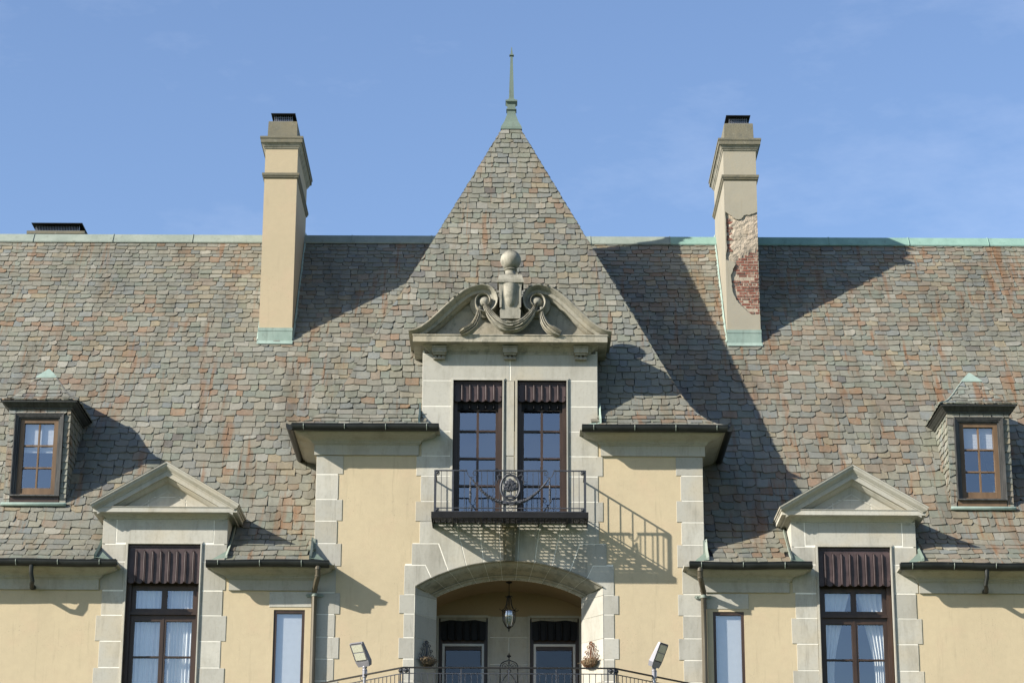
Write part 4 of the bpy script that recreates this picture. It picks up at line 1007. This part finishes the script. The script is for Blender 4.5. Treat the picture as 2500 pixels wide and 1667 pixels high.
# ------------------------------------------------------------------ slate-hung roof dormers
def roof_dormer(c, lean):
    d = part('roof_dormer', chateau)
    y0 = 1.255; hw = .68; zb_, zt_ = 13.95, 16.12
    MB().box(c - hw + .03, c - .5, y0 + .03, y0 + .2, zb_ - .3, zt_).box(c + .5, c + hw - .03, y0 + .03, y0 + .2, zb_ - .3, zt_).box(c - hw + .03, c - hw + .06, y0 + .2, 3.0, zb_ - .3, zt_).box(c + hw - .06, c + hw - .03, y0 + .2, 3.0, zb_ - .3, zt_).box(c - .5, c + .5, y0 + .03, y0 + .2, 15.95, zt_).box(c - .5, c + .5, y0 + .03, y0 + .2, zb_ - .3, 14.15).build('carcass', M['deck'], d)
    out = []
    for a, b in ((-hw, -.545), (.545, hw)):
        out += slates([(0, zb_ - .02), (0, 15.98)], lambda u, a_, z: Vector((u, y0 + .03, z)), lambda a_, z, A=a, B=b: (c + A, c + B), .145, .15, .3, .5, th=.018, over=.03)
    out += slates([(0, 15.985), (0, zt_)], lambda u, a_, z: Vector((u, y0 + .03, z)), lambda a_, z: (c - hw, c + hw), .14, .14, .18, .32, th=.018, over=.01)
    for k in (-1, 1):
        yr = lambda z: .75 + (z - 13.2) / SL + .1
        if k > 0: out += slates([(0, zb_ - .02), (0, zt_ + .02)], lambda u, a_, z: Vector((c + hw - .03, y0 + u, z)), lambda a_, z: (.02, max(.05, yr(z) - y0)), .16, .16, .15, .28, th=.02, over=.04)
        else: out += slates([(0, zb_ - .02), (0, zt_ + .02)], lambda u, a_, z: Vector((c - hw + .03, y0 - u, z)), lambda a_, z: (-max(.05, yr(z) - y0), -.02), .16, .16, .15, .28, th=.02, over=.04)
    pr = smooth_pts([(.86, 16.265), (.66, 16.35), (.50, 16.53), (.32, 16.79), (.16, 17.01)], 1); cy = y0 + hw + .02
    pl = [lambda u, r, z: Vector((c + u, cy - r, z)), lambda u, r, z: Vector((c + r, cy + u, z)), lambda u, r, z: Vector((c - r, cy - u, z))]
    rg = [lambda r, z: (-r, r), lambda r, z: (-r, max(-r + .05, .75 + (z - 13.2) / SL + .1 - cy)), lambda r, z: (-max(-r + .05, .75 + (z - 13.2) / SL + .1 - cy), r)]
    for f_, g_ in zip(pl, rg): out += slates(pr, f_, g_, .13, .16, .18, .32, th=.016, over=.04)
    bk = lambda z: .75 + (z - 13.2) / SL + .15
    prr = pr + [(.02, 17.19)]
    MB().loft([[(c - r, bk(z), z - .004), (c - r, cy - r, z - .004), (c + r, cy - r, z - .004), (c + r, bk(z), z - .004)] for r, z in prr], closed=False).build('dormer_roof', M['deck'], d)
    MB().box(c - .05, c + .05, cy + .12, bk(17.10), 17.05, 17.10).build('ridge_cap', M['copper_grey'], d)
    out = [(a_, b_, (c_[0] * 1.12 + .012, c_[1] * 1.14 + .014, c_[2] * 1.16 + .016), e_, f_) for a_, b_, c_, e_, f_ in out]   # newer slates; the extra light they catch is also put into their colour
    lay(out, d, 110, lambda p: True)
    MB().loft([[(c - r, cy - r, z), (c + r, cy - r, z), (c + r, cy + r, z), (c - r, cy + r, z)] for r, z in ((.235, 16.965), (.225, 17.0), (.12, 17.12), (.015, 17.235))]).build('copper_cap', M['copper'], d)
    hips = MB()
    for k in ((1,) if c < 0 else (-1,)): hips.tube([(c + k * (r + .012), cy - r - .012, z + .025) for r, z in pr], .02, 5)
    hips.build('hip_flashing', M['fascia'] if c < 0 else M['copper_grey'], d)
    fp = [(.0, zt_ - .02), (.025, zt_ - .02), (.03, zt_ + .01), (.06, zt_ + .03), (.09, zt_ + .065), (.10, zt_ + .07), (.12, zt_ + .105), (.15, zt_ + .11), (.15, zt_ + .145), (0, zt_ + .15)]
    MB().run(c - hw, c + hw, fp, y0, 1.8, 1.8).build('fascia', M['fascia'], d)
    # moulded outer frame, sash and apron
    fr = MB()
    for a, b, dep in ((0, .022, .05), (.022, .05, .035), (.05, .085, .015), (.085, .12, -.02)):
        x = .54 - a; xi = .54 - b; zt2 = 16.01 - a; zti = 16.01 - b
        fr.box(c - x, c - xi, y0 - dep, y0 + .18, 14.16, zt2); fr.box(c + xi, c + x, y0 - dep, y0 + .18, 14.16, zt2); fr.box(c - xi, c + xi, y0 - dep, y0 + .18, zti, zt2)
    fr.box(c - .545, c + .545, y0 - .065, y0 + .18, 14.13, 14.16)
    fr.build('window_surround', M['lead'], d)
    MB().box(c - .53, c + .53, y0 - .005, y0 + .05, 13.98, 14.13).build('apron', M['wood_tan'] if c > 0 else M['wood'], d)
    MB().tube([(c - .69, y0 - .05, 13.945), (c - .66, y0 - .07, 13.94), (c + .66, y0 - .07, 13.94), (c + .69, y0 - .05, 13.945)], .045, 8).box(c - .68, c + .68, y0 - .06, y0 + .05, 13.93, 13.985).build('sill_flashing', M['copper'], d, True)
    win = part('window', chateau); y = y0 + .10
    grid(c, y, .06, [(-.42, -.325, 14.16, 15.89, .05), (.325, .42, 14.16, 15.89, .05), (-.325, .325, 15.80, 15.89, .05), (-.325, .325, 14.16, 14.205, .06), (-.325, .325, 14.205, 14.335, .03)], 0, 'wood_tan', win)
    zs = [14.335, 14.79, 15.29, 15.80]
    grid(c, y, .03, [(-.018, .018, 14.335, 15.80, .025)] + [(-.325, .325, z - .018, z + .018, .024) for z in zs[1:3]], 0, 'wood_tan', win, 'glazing_bar')
    for i in range(3):
        for k in (-1, 1): pane(c + min(k * .018, k * .325), c + max(k * .018, k * .325), zs[i] + .018 * (i > 0), zs[i + 1] - .018 * (i < 2), y + .01, win)
    room(c - .6, c + .6, y0 + .21, 2.85, 13.7, 16.05, win)
roof_dormer(-10.345, 0); roof_dormer(10.30, 0)

# ------------------------------------------------------------------ balcony of the upper windows
bal = part('balcony', chateau)
PB = .97; BT = 13.29
fx0, fx1 = -1.625, 1.645
MB().box(fx0, fx1, -PB - .012, -PB, BT - .115, BT + .01).box(fx0, fx1, -PB, -PB + .06, BT - .115, BT - .10).box(fx0, fx0 + .012, -PB, 0, BT - .115, BT + .01).box(fx1 - .012, fx1, -PB, 0, BT - .115, BT + .01).build('fascia', M['black'], bal)
gr = MB(); ny = 17
for i in range(ny):
    y = -PB + .02 + (PB - .05) * i / (ny - 1); gr.box(fx0 + .012, fx1 - .012, y - .015, y + .015, BT - .010, BT - .004)
for i in range(27):
    x = fx0 + .05 + (fx1 - fx0 - .1) * i / 26; gr.box(x - .010, x + .010, -PB + .01, 0, BT - .014, BT - .0095)
gr.build('grating', M['black'], bal)
bm = MB()
for x in (-1.19, -.59, .01, .61, 1.21): MB().box(x - .012, x + .012, -PB, .0, BT - .09, BT - .015).build('joist', M['iron_black'], bal)
rl = part('railing', bal)
# railing pieces are children of the balcony part
bpy.data.objects.remove(rl)
RY_ = -PB + .03; rt = 14.19
rp = lambda x, y: (lambda p: (p.x, p.z))(P(*c5(x, y), RY_))
xl, xr = -1.555, 1.583
dipl, dipr = rp(600, 160)[0], rp(1710, 160)[0]
tr = MB()
tr.box(xl, dipl - .06, RY_ - .02, RY_ + .02, rt - .012, rt + .012).box(dipl + .09, dipr - .09, RY_ - .02, RY_ + .02, rt - .012, rt + .012).box(dipr + .06, xr, RY_ - .02, RY_ + .02, rt - .012, rt + .012)
for x in (xl, xr): tr.box(x - .02, x + .02, RY_, -.02, rt - .012, rt + .012)
tr.build('top_rail', M['iron'], bal)
br = MB(); bz = rp(1150, 672)[1]
br.box(xl, xr, RY_ - .012, RY_ + .012, bz - .009, bz + .009).box(xl, xr, RY_ - .012, RY_ + .012, BT + .01, BT + .03)
for x in (xl, xr): br.box(x - .012, x + .012, RY_, -.02, bz - .009, bz + .009)
br.build('bottom_rail', M['iron'], bal)
for x in (xl, xr, rp(372, 0)[0]): MB().box(x - .018, x + .018, RY_ - .018, RY_ + .018, BT, rt).build('post', M['iron'], bal)
bxs = [rp(x, 0)[0] for x in (215, 290, 530, 765, 842, 920, 1008, 1075, 1225, 1305, 1385, 1465, 1542, 1775, 1945, 2017, 2092)]
for x in bxs:
    MB().box(x - .006, x + .006, RY_ - .006, RY_ + .006, BT + .02, rt).build('baluster', M['iron'], bal)
for x in (xl, xr):
    for i in range(6):
        y = RY_ + (0 - RY_) * (i + 1) / 7; MB().box(x - .006, x + .006, y - .006, y + .006, BT + .02, rt).build('baluster', M['iron'], bal)
def spiral(cx, cz, r0, r1, a0, a1, n=20, y=RY_): return [(cx + (r0 + (r1 - r0) * i / n) * math.cos(R(a0 + (a1 - a0) * i / n)), y, cz + (r0 + (r1 - r0) * i / n) * math.sin(R(a0 + (a1 - a0) * i / n))) for i in range(n + 1)]
for s, xd in ((-1, dipl), (1, dipr)):
    k = -s
    MB().tube([(xd - k * .06, RY_, rt), (xd - k * .05, RY_, rt - .06), (xd - k * .02, RY_, rt - .12), (xd + k * .03, RY_, rt - .155), (xd + k * .09, RY_, rt - .13)] , .008, 6).tube([(xd + k * (.12), RY_, rt)] + [(xd + k * (p[0]), p[1], p[2]) for p in spiral(.115, rt - .06, .06, .012, 90, 460)], .008, 6).build('scroll', M['iron'], bal, True)
# garland, tassels, medallion
def leafy(pts, rad, par, nm):
    mb = MB(); n = len(pts)
    mb.tube(pts, [r * .75 for r in rad], 8)
    for i in range(0, n - 1):
        for j in range(5):
            p = Vector(pts[i]); a = rng.uniform(0, 6.28); r = rad[i]
            mb.ball((p.x + rng.uniform(-.01, .01), p.y + math.sin(a) * r * .75, p.z + math.cos(a) * r * .75), r * .55, 5, 4, (1.3, .8, .8))
    return mb.build(nm, M['iron'], par)
ga = [rp(618 + (1688 - 618) * i / 40, 262 + 350 * (1 - abs(2 * i / 40 - 1) ** 2.2)) for i in range(41)]
leafy([(x, RY_ - .03, z) for x, z in ga], [.013 + .030 * math.sin(math.pi * i / 40) ** .7 for i in range(41)], bal, 'garland')
for px in (607, 1693):
    ta = [rp(px, 260 + 350 * i / 12) for i in range(13)]
    leafy([(x, RY_ - .03, z) for x, z in ta], [.008, .011, .016, .021, .024, .027, .029, .031, .032, .031, .028, .022, .008], bal, 'tassel')
    e = rp(px, 640)
    MB().tube([(e[0] - .05, RY_ - .02, e[1] - .09), (e[0], RY_ - .02, e[1] + .02), (e[0] + .05, RY_ - .02, e[1] - .09)], .007, 5).tube([(e[0], RY_ - .02, e[1] + .02), (e[0], RY_ - .02, e[1] - .1)], .007, 5).build('tassel_foot', M['iron'], bal)
mc = rp(1152, 395); ra, rb = .20, .272
md = part('medallion', chateau)
ym = RY_ - .035
MB().tube([(mc[0] + ra * math.cos(2 * math.pi * i / 36), ym, mc[1] + rb * math.sin(2 * math.pi * i / 36)) for i in range(37)], .022, 8).tube([(mc[0] + ra * .86 * math.cos(2 * math.pi * i / 36), ym - .01, mc[1] + rb * .9 * math.sin(2 * math.pi * i / 36)) for i in range(37)], .008, 6).build('oval_frame', M['iron'], md, True)
t = MB(); t.tube([(mc[0] + .01, ym, mc[1] - .21), (mc[0] + .012, ym, mc[1] - .12), (mc[0] + .005, ym, mc[1] - .03)], [.035, .018, .024], 8)
for k in (-1, 1): t.tube([(mc[0] + .01, ym, mc[1] - .12), (mc[0] + k * .04, ym, mc[1] - .07), (mc[0] + k * .08, ym, mc[1] - .03)], .009, 6)
t.loft([[(mc[0] + .10 * math.cos(a), ym - .02 + y, mc[1] - .215 + .05 * max(0, math.sin(a))) for a in [math.pi * i / 10 for i in range(11)]] for y in (-.02, .04)])
t.build('tree_trunk', M['iron'], md, True)
t = MB()
for dx, dz, r in ((-.10, -.03, .055), (-.04, -.05, .06), (.04, -.04, .06), (.10, -.03, .055), (-.08, .04, .065), (0, .03, .075), (.08, .03, .06), (-.05, .10, .065), (.03, .10, .07), (-.01, .15, .05), (.10, .08, .04)):
    t.ball((mc[0] + dx, ym - rng.uniform(0, .02), mc[1] + dz), r, 9, 6, (1, .35, .85))
    for j in range(4):
        a = rng.uniform(0, 6.28); t.ball((mc[0] + dx + r * .6 * math.cos(a), ym - .03, mc[1] + dz + r * .5 * math.sin(a)), r * .35, 6, 4, (1, .6, .8))
t.build('tree_crown', M['iron'], md)
rb_ = MB()
for k in (-1, 1):
    rb_.tube([(mc[0], ym, mc[1] + rb + .03), (mc[0] + k * .06, ym, mc[1] + rb + .045), (mc[0] + k * .13, ym, mc[1] + rb + .01)], [.008, .014, .008], 6)
    rb_.tube([(mc[0] + k * .17, ym, mc[1] + rb - .03), (mc[0] + k * .22, ym, mc[1] + rb + .0), (mc[0] + k * .27, ym, mc[1] + rb - .03), (mc[0] + k * .25, ym, mc[1] + rb - .09), (mc[0] + k * .29, ym, mc[1] + rb - .15), (mc[0] + k * .27, ym, mc[1] + rb - .21)], [.008, .02, .015, .014, .014, .006], 6)
    for dz in (.10, .06): rb_.tube([(mc[0] + k * .28, RY_, mc[1] + dz + .03), (mc[0] + k * .35, RY_, mc[1] + dz + .03)], .006, 5)
rb_.tube(spiral(mc[0], mc[1] + rb + .05, .025, .025, 0, 360, 14, ym), .008, 6)
rb_.build('ribbon', M['iron'], md, True)
for x in (xl + .05, xr - .05):
    for z in (rt - .055, BT + .055):
        ros = MB(); ros.tube(spiral(x, z, .042, .042, 0, 360, 16), .008, 6).ball((x, RY_ - .01, z), .03, 8, 6, (1, .6, 1)).tube([(x - .03, RY_ - .02, z - .02), (x, RY_ - .03, z), (x + .03, RY_ - .02, z + .02)], .009, 5)
        ros.build('rosette', M['iron'], bal, True)
MB().tube(spiral(.02, BT + .085, .052, .052, 0, 360, 18), .006, 5).build('ring', M['iron'], bal, True)

# ------------------------------------------------------------------ canted balcony in front of the loggia
lb = part('lower_balcony', chateau)
LP = [(-4.08, -.02), (-3.87, -.25), (-2.10, -2.20), (2.10, -2.20), (3.87, -.25), (4.08, -.02)]
MB().plan([(x * 1.03, y - .08) for x, y in LP] + [(4.15, .02), (-4.15, .02)], 8.62, 8.80).build('slab', M['stone_w'], lb)
for s in (-1, 1): MB().prism([(s * 2.6, 8.62), (s * 2.2, 8.62), (s * 2.2, 6.8), (s * 2.6, 6.8)], -1.7 if False else -1.2, 0).build('slab_bracket', M['stone_w'], lb)
zt2, zm2 = 9.83, 9.715
for a, b in zip(LP, LP[1:]):
    a, b = Vector((a[0], a[1], 0)), Vector((b[0], b[1], 0)); ln = (b - a).length
    if ln < .5: continue
    dirv = (b - a).normalized(); nv = Vector((-dirv.y, dirv.x, 0))
    def bar(p, q_, hw_, z0_, z1_, mb):
        o = nv * hw_; mb.plan([((p + o).x, (p + o).y), ((q_ + o).x, (q_ + o).y), ((q_ - o).x, (q_ - o).y), ((p - o).x, (p - o).y)], z0_, z1_)
    mb = MB(); bar(a, b, .025, zt2 - .012, zt2 + .014, mb); mb.build('top_rail', M['iron_black'], lb)
    mb = MB(); bar(a, b, .012, zm2 - .008, zm2 + .008, mb); bar(a, b, .012, 8.95, 8.97, mb); mb.build('rail', M['iron'], lb)
    n = int(ln / .122)
    for i in range(1, n):
        p = a + (b - a) * i / n; MB().box(p.x - .007, p.x + .007, p.y - .007, p.y + .007, 8.8, zm2).build('baluster', M['iron'], lb)
    for t in ([0, .03, .275, .5, .725, .97, 1] if abs(a.y - b.y) < .1 else [.97 if a.y > b.y else .03]):
        p = a + (b - a) * t; MB().box(p.x - .014, p.x + .014, p.y - .014, p.y + .014, 8.8, zt2).build('post', M['iron'], lb)
for s in (-1, 1):
    for x, y in ((s * 2.035, -2.2), (s * 2.14, -2.15)):
        z = (zt2 + zm2) / 2; ros = MB()
        ros.tube(spiral(x, z, .042, .042, 0, 360, 16, y - .01), .008, 6).ball((x, y - .015, z), .034, 8, 6, (1, .6, 1)).tube([(x - .03, y - .04, z - .02), (x, y - .05, z), (x + .03, y - .04, z + .02)], .009, 5)
        ros.build('rosette', M['iron'], lb, True)
    p = Vector((s * 2.95, -1.26)); MB().tube(spiral(p.x, (zt2 + zm2) / 2, .05, .05, 0, 360, 16, p.y), .007, 5).build('ring', M['iron'], lb, True)

# ================================================================== separate things
# curtains
def curtain(x0, x1, z0_, z1_, y, gather, label, group=None, taper=None):
    mb = MB(); n = 40; rows = []; ph = rng.uniform(0, 6)
    for j in range(13):
        z = z0_ + (z1_ - z0_) * j / 12; row = []
        for i in range(n + 1):
            t = i / n; a, b = (x0, x1) if taper is None else taper(j / 12)
            row.append((a + (b - a) * t, y + .022 * math.sin(t * gather * 6.28 + ph + .3 * math.sin(j * .5)) + .008 * math.sin(t * 31 + j * .2), z))
        rows.append(row)
    return tag(mb.loft(rows, closed=False).build('curtain', M['cloth'], None, True), label, 'curtain', group)
cL = -7.262
curtain(cL - .66, cL - .05, 8.9, 11.95, .42, 7, 'closed white sheer curtain in the casement farther from the narrow window, yellow chimney side', 'closed sheer curtains')
curtain(cL + .08, cL + .66, 8.9, 11.95, .42, 8, 'closed white sheer curtain in the casement nearer the narrow window, yellow chimney side', 'closed sheer curtains')
cR = 7.262
curtain(0, 0, 8.9, 11.95, .42, 5, 'white curtain drawn back towards the narrow window in the tall window, broken chimney side', 'parted white curtains', lambda j: (cR - .66, cR - .66 + (.22 + .40 * max(0, (j - .45) / .55) ** 1.3)))
curtain(0, 0, 8.9, 11.95, .42, 5, 'white curtain drawn back away from the narrow window in the tall window, broken chimney side', 'parted white curtains', lambda j: (cR + .66 - (.24 + .38 * max(0, (j - .45) / .55) ** 1.3), cR + .66))
# blinds
def blind(x0, x1, z0_, z1_, y, pitch, label, group=None):
    mb = MB(); n = int((z1_ - z0_) / pitch); pr = []
    for i in range(n + 1): pr += [(y, z0_ + i * pitch), (y + pitch * .14, z0_ + (i + .5) * pitch)]
    mb.loft([[(x, a, b) for a, b in pr] for x in (x0, x1)], closed=False); mb.box(x0, x1, y - .01, y + .02, z0_ - .02, z0_)
    return tag(mb.build('window_blind', M['blind']), label, 'blind', group)
blind(-4.597 - .262, -4.597 + .262, 9.35, 11.35, .092, .024, 'white pleated blind in the narrow window beside the downpipe, yellow chimney side', None)
blind(4.597 - .262, 4.597 + .262, 9.25, 11.35, .092, .024, 'white pleated blind in the narrow window beside the downpipe, broken chimney side', None)
blind(-10.345 - .32, -10.345 + .32, 15.17, 15.82, 1.255 + .16, .03, 'white slatted blind a third down in the slate dormer with dark hip flashing')
blind(10.30 - .32, 10.30 + .32, 15.33, 15.82, 1.255 + .16, .035, 'white slatted blind half rolled in the slate dormer on the rusty-streaked roof')

# hanging lantern
lx, ly = 0.0, 1.15
lp = lambda x, y: P(*c6(x, y), ly)
ztop_ = 12.265
lan = empty('hanging_lantern', (lx, ly, lp(1145, 790).z), 'black iron bell-shaped glass lantern hanging from the vault under the arch', 'lantern')
oz = lp(1145, 790).z
h = lambda y: lp(1145, y).z - oz
MB().lathe([(.07, ztop_ - oz), (.07, ztop_ - oz - .015), (.02, ztop_ - oz - .04)], 0, 0, 12).tube([(0, 0, ztop_ - oz - .03), (0, 0, h(415))], .008, 6).build('canopy', M['iron_black'], lan)
cr_ = MB(); cr_.lathe([(.03, h(425)), (.05, h(420)), (.03, h(405))], 0, 0, 10)
for k in range(6):
    a = 2 * math.pi * k / 6 + .3; ca, sa = math.cos(a), math.sin(a)
    pr = [(.03, h(415)), (.045, h(440)), (.06, h(500)), (.10, h(545)), (.155, h(565)), (.20, h(562)), (.21, h(548))]
    cr_.tube([(r * ca, r * sa, z) for r, z in pr], .008, 5)
    pr = [(.145, h(572)), (.15, h(620)), (.135, h(680)), (.08, h(730)), (.03, h(745))]
    cr_.tube([(r * ca, r * sa, z) for r, z in pr], .007, 5)
    cr_.tube([(.04 * ca, .04 * sa, h(418)), (.075 * ca, .075 * sa, h(412)), (.08 * ca, .08 * sa, h(425))], .006, 5)
cr_.lathe([(.05, h(735)), (.045, h(748)), (.012, h(760)), (.016, h(772)), (.004, h(790))], 0, 0, 10)
cr_.tube([(.15 * math.cos(2 * math.pi * i / 24), .15 * math.sin(2 * math.pi * i / 24), h(572)) for i in range(25)], .008, 5)
cr_.build('cage', M['iron_black'], lan, True)
MB().loft([[(r * math.cos(2 * math.pi * i / 18), r * math.sin(2 * math.pi * i / 18), z) for i in range(18)] for r, z in ((.142, h(572)), (.147, h(620)), (.13, h(680)), (.078, h(730)))], caps=False).build('glass_bell', M['glass'], lan, True)
cdl = MB()
for k in range(3):
    a = 2 * math.pi * k / 3; cdl.lathe([(.012, h(730)), (.012, h(670)), (.016, h(665)), (.016, h(640)), (.006, h(620))], .05 * math.cos(a), .05 * math.sin(a), 8)
cdl.build('candle_bulb', M['alu_white'], lan)

# wall planters on the splayed jambs
def planter(s, label, py):
    base = P(*c6(*py), .28); an = math.atan2(.616, .437)
    e = empty('wall_planter', (s * 1.745, .27, base.z), label, 'planter')
    e.rotation_euler.z = (-1 if s < 0 else 1) * 0
    tx = Vector((-s * .437, .616, 0)).normalized(); nx_ = Vector((-s * tx.y * 1, 0, 0)); nrm = Vector((-s * .616, -.437, 0)).normalized()
    def W(u, d, z): return tuple(tx * u * 1.3 * (1 if s < 0 else -1) + nrm * (d + .012) + Vector((0, 0, z)))
    fr = MB()
    m_ = 'iron' if s < 0 else 'rust'
    fr.tube([W(0, .02, .0), W(0, .02, .50)], .008, 5)
    for k in (-1, 1):
        for hgt, sp_, rr in ((.50, .04, .035), (.43, .10, .03), (.33, .155, .032), (.22, .185, .032), (.12, .2, .028)):
            fr.tube([W(0, .02, .02), W(k * sp_ * .45, .02, hgt * .5), W(k * sp_ * .85, .02, hgt - rr)] + [W(k * (sp_ - rr * .3 + rr * math.cos(R(a)) - rr * .6), .02, hgt - rr + rr * math.sin(R(a))) for a in range(0, 300, 30)], .0075, 5)
    fr.tube([W(-.2, .02, .12), W(0, .16, .14), W(.2, .02, .12)], .006, 5)
    n = 14
    for k in range(1, n):
        a = math.pi * k / n; fr.tube([W(-.20 * math.cos(a), .02 + .17 * math.sin(a), .10), W(-.15 * math.cos(a), .02 + .13 * math.sin(a), .0), W(-.05 * math.cos(a), .02 + .05 * math.sin(a), -.05)], .004, 4)
    fr.build('wire_frame', M[m_], e)
    so_ = MB(); rr = random.Random(5 + s)
    rows = []
    for j, (q_, z) in enumerate(((.3, -.045), (.72, .0), (.95, .06), (1.0, .10), (.6, .13))):
        rows.append([W(-.185 * q_ * math.cos(math.pi * k / 12) + rr.uniform(-.01, .01), .025 + .155 * q_ * math.sin(math.pi * k / 12), z + rr.uniform(-.012, .012)) for k in range(13)])
    so_.loft(rows, closed=False)
    for k in range(60):
        u, d = rr.uniform(-.2, .2), rr.uniform(.02, .17); z = rr.uniform(.05, .15)
        if (u / .2) ** 2 + (d / .19) ** 2 > 1.1: continue
        so_.tube([W(u, d, z), W(u + rr.uniform(-.04, .04), d + rr.uniform(0, .03), z + rr.uniform(-.02, .03)), W(u + rr.uniform(-.07, .07), d + rr.uniform(0, .05), z + rr.uniform(-.10, .02))], .004, 4)
    so_.build('moss_liner', M['soil'], e)
planter(-1, 'dark wire wall basket with dry moss on the shaded jamb of the arch', (285, 1140))
planter(1, 'rusty wire wall basket with dry moss on the sunlit jamb of the arch', (2040, 1150))

# iron plant stand between the loggia doors
st = P(*c6(1143, 1330), 1.75)
es = empty('plant_stand', (st.x, 1.75, 8.8), 'wrought-iron plant stand with arched top and small spearhead finial between the loggia doors', 'plant stand')
zf = P(*c6(1143, 1085), 1.75).z - 8.8; wv = .19
fr = MB()
for k in (-1, 1):
    fr.tube([(k * wv, 0, 0), (k * wv, 0, zf - .22), (k * wv, 0, zf - .14), (k * (wv - .03), 0, zf - .08), (k * .10, 0, zf - .045), (k * .03, 0, zf - .02), (0, 0, zf)], .011, 6)
    fr.tube([(0, 0, zf - .02)] + [(k * (.095 + (.075 - .06 * i / 18) * math.cos(R(180 - i * 28))), 0, zf - .155 + (.075 - .06 * i / 18) * math.sin(R(180 - i * 28))) for i in range(19)], .008, 5)
    fr.tube([(0, -.12, zf - .30), (k * .10, -.14, zf - .42), (k * .17, -.16, zf - .55)], .008, 5)
fr.tube([(0, 0, zf), (0, 0, zf + .12)], .008, 6).tube([(0, 0, zf + .03), (0, 0, zf + .07), (0, 0, zf + .15)], [.008, .026, .003], 8)
for k in (-1, 1): fr.tube([(0, 0, zf + .05), (k * .035, 0, zf + .075), (k * .03, 0, zf + .095)], [.01, .013, .006], 6)
fr.tube([(.04 * math.cos(2 * math.pi * i / 14), -.12, zf - .27 + .04 * math.sin(2 * math.pi * i / 14)) for i in range(15)], .007, 5)
fr.box(-wv, wv, -.01, .01, .3, .32).box(-wv, wv, -.2, .01, .5, .515)
for k in (-1, 1): fr.tube([(k * wv, -.2, 0), (k * wv, -.2, .52)], .01, 5)
fr.build('frame', M['iron_black'], es, True)
MB().lathe([(.10, .515), (.15, .6), (.17, zf - .58), (.18, zf - .56), (.16, zf - .56), (.15, zf - .60), (.0, zf - .60)], 0, -.1, 16).build('pot', M['pot'], es, True)

# floodlights standing on the canted balcony
def floodlight(base, top_z, tiltq, label):
    e = empty('floodlight', base, label, 'floodlight', 'area floodlights on the balcony')
    hz = top_z - base[2]
    MB().tube([(0, 0, 0), (0, 0, hz - .16)], .03, 12).build('pole', M['galv'], e, True)
    MB().lathe([(.045, hz - .19), (.045, hz - .05), (.05, hz - .045), (.05, hz - .03), (.03, hz)], 0, 0, 14).ball((0, 0, hz + .02), .048, 10, 8).box(.02, .055, -.03, .03, hz - .16, hz - .04).build('slip_fitter', M['alu'], e, True)
    X, Y_, Z_ = tiltq                                   # head axes: width, lens normal (outwards), length
    def H(u, d, l): return tuple(Vector((0, 0, hz + .04)) + X * u + Y_ * d + Z_ * l)
    def hb(u0, u1, d0, d1, l0, l1, mb): mb.add([H(u0, d1, l0), H(u1, d1, l0), H(u1, d0, l0), H(u0, d0, l0), H(u0, d1, l1), H(u1, d1, l1), H(u1, d0, l1), H(u0, d0, l1)], [(0, 1, 5, 4), (1, 2, 6, 5), (2, 3, 7, 6), (3, 0, 4, 7), (4, 5, 6, 7), (3, 2, 1, 0)])
    b = MB(); b.loft([[H(-.14, .035, 0), H(.14, .035, 0), H(.14, -.06, 0), H(-.14, -.06, 0)], [H(-.17, .04, .10), H(.17, .04, .10), H(.17, -.07, .10), H(-.17, -.07, .10)], [H(-.17, .04, .14), H(.17, .04, .14), H(.17, -.06, .14), H(-.17, -.06, .14)], [H(-.17, .04, .50), H(.17, .04, .50), H(.165, -.015, .50), H(-.165, -.015, .50)], [H(-.165, .035, .52), H(.165, .035, .52), H(.16, -.005, .52), H(-.16, -.005, .52)]])
    b.build('housing', M['alu'], e)
    fl = MB()
    for k in range(12):
        l = .15 + k * .0295
        for u0, u1 in ((-.168, -.148), (.148, .168)): hb(u0, u1, .038, .0445, l, l + .014, fl)
    for k in range(10):
        u = -.13 + k * .027
        for l in (.125, .495): hb(u, u + .013, .038, .0445, l, l + .016, fl)
    fl.build('vent_slot', M['black'], e)
    for l0, l1 in ((.15, .30), (.325, .475)):
        lm = MB(); hb(-.135, .135, .03, .046, l0, l1, lm); lm.build('led_lens', M['led'], e)
    return e
def axes(aim, roll=0):
    n = Vector(aim).normalized(); z = (Vector((0, 0, 1)) - n * n.z).normalized(); x = z.cross(n) * -1
    x = n.cross(z) * -1
    return x, n, z
pl_ = P(838, 1520, -1.28); pr_ = P(1502, 1522, -1.30)
floodlight((pl_.x, -1.28, 8.8), pl_.z - .12, axes((-.75, -1, -.75)), 'grey floodlight on a pole turned outwards with bright cream lens faces, beside the sunlit rail')
floodlight((pr_.x, -1.30, 8.8), pr_.z - .12, axes((1.55, -1, -.85)), 'grey floodlight on a pole seen nearly edge-on with shaded lens, below the balcony shadow')
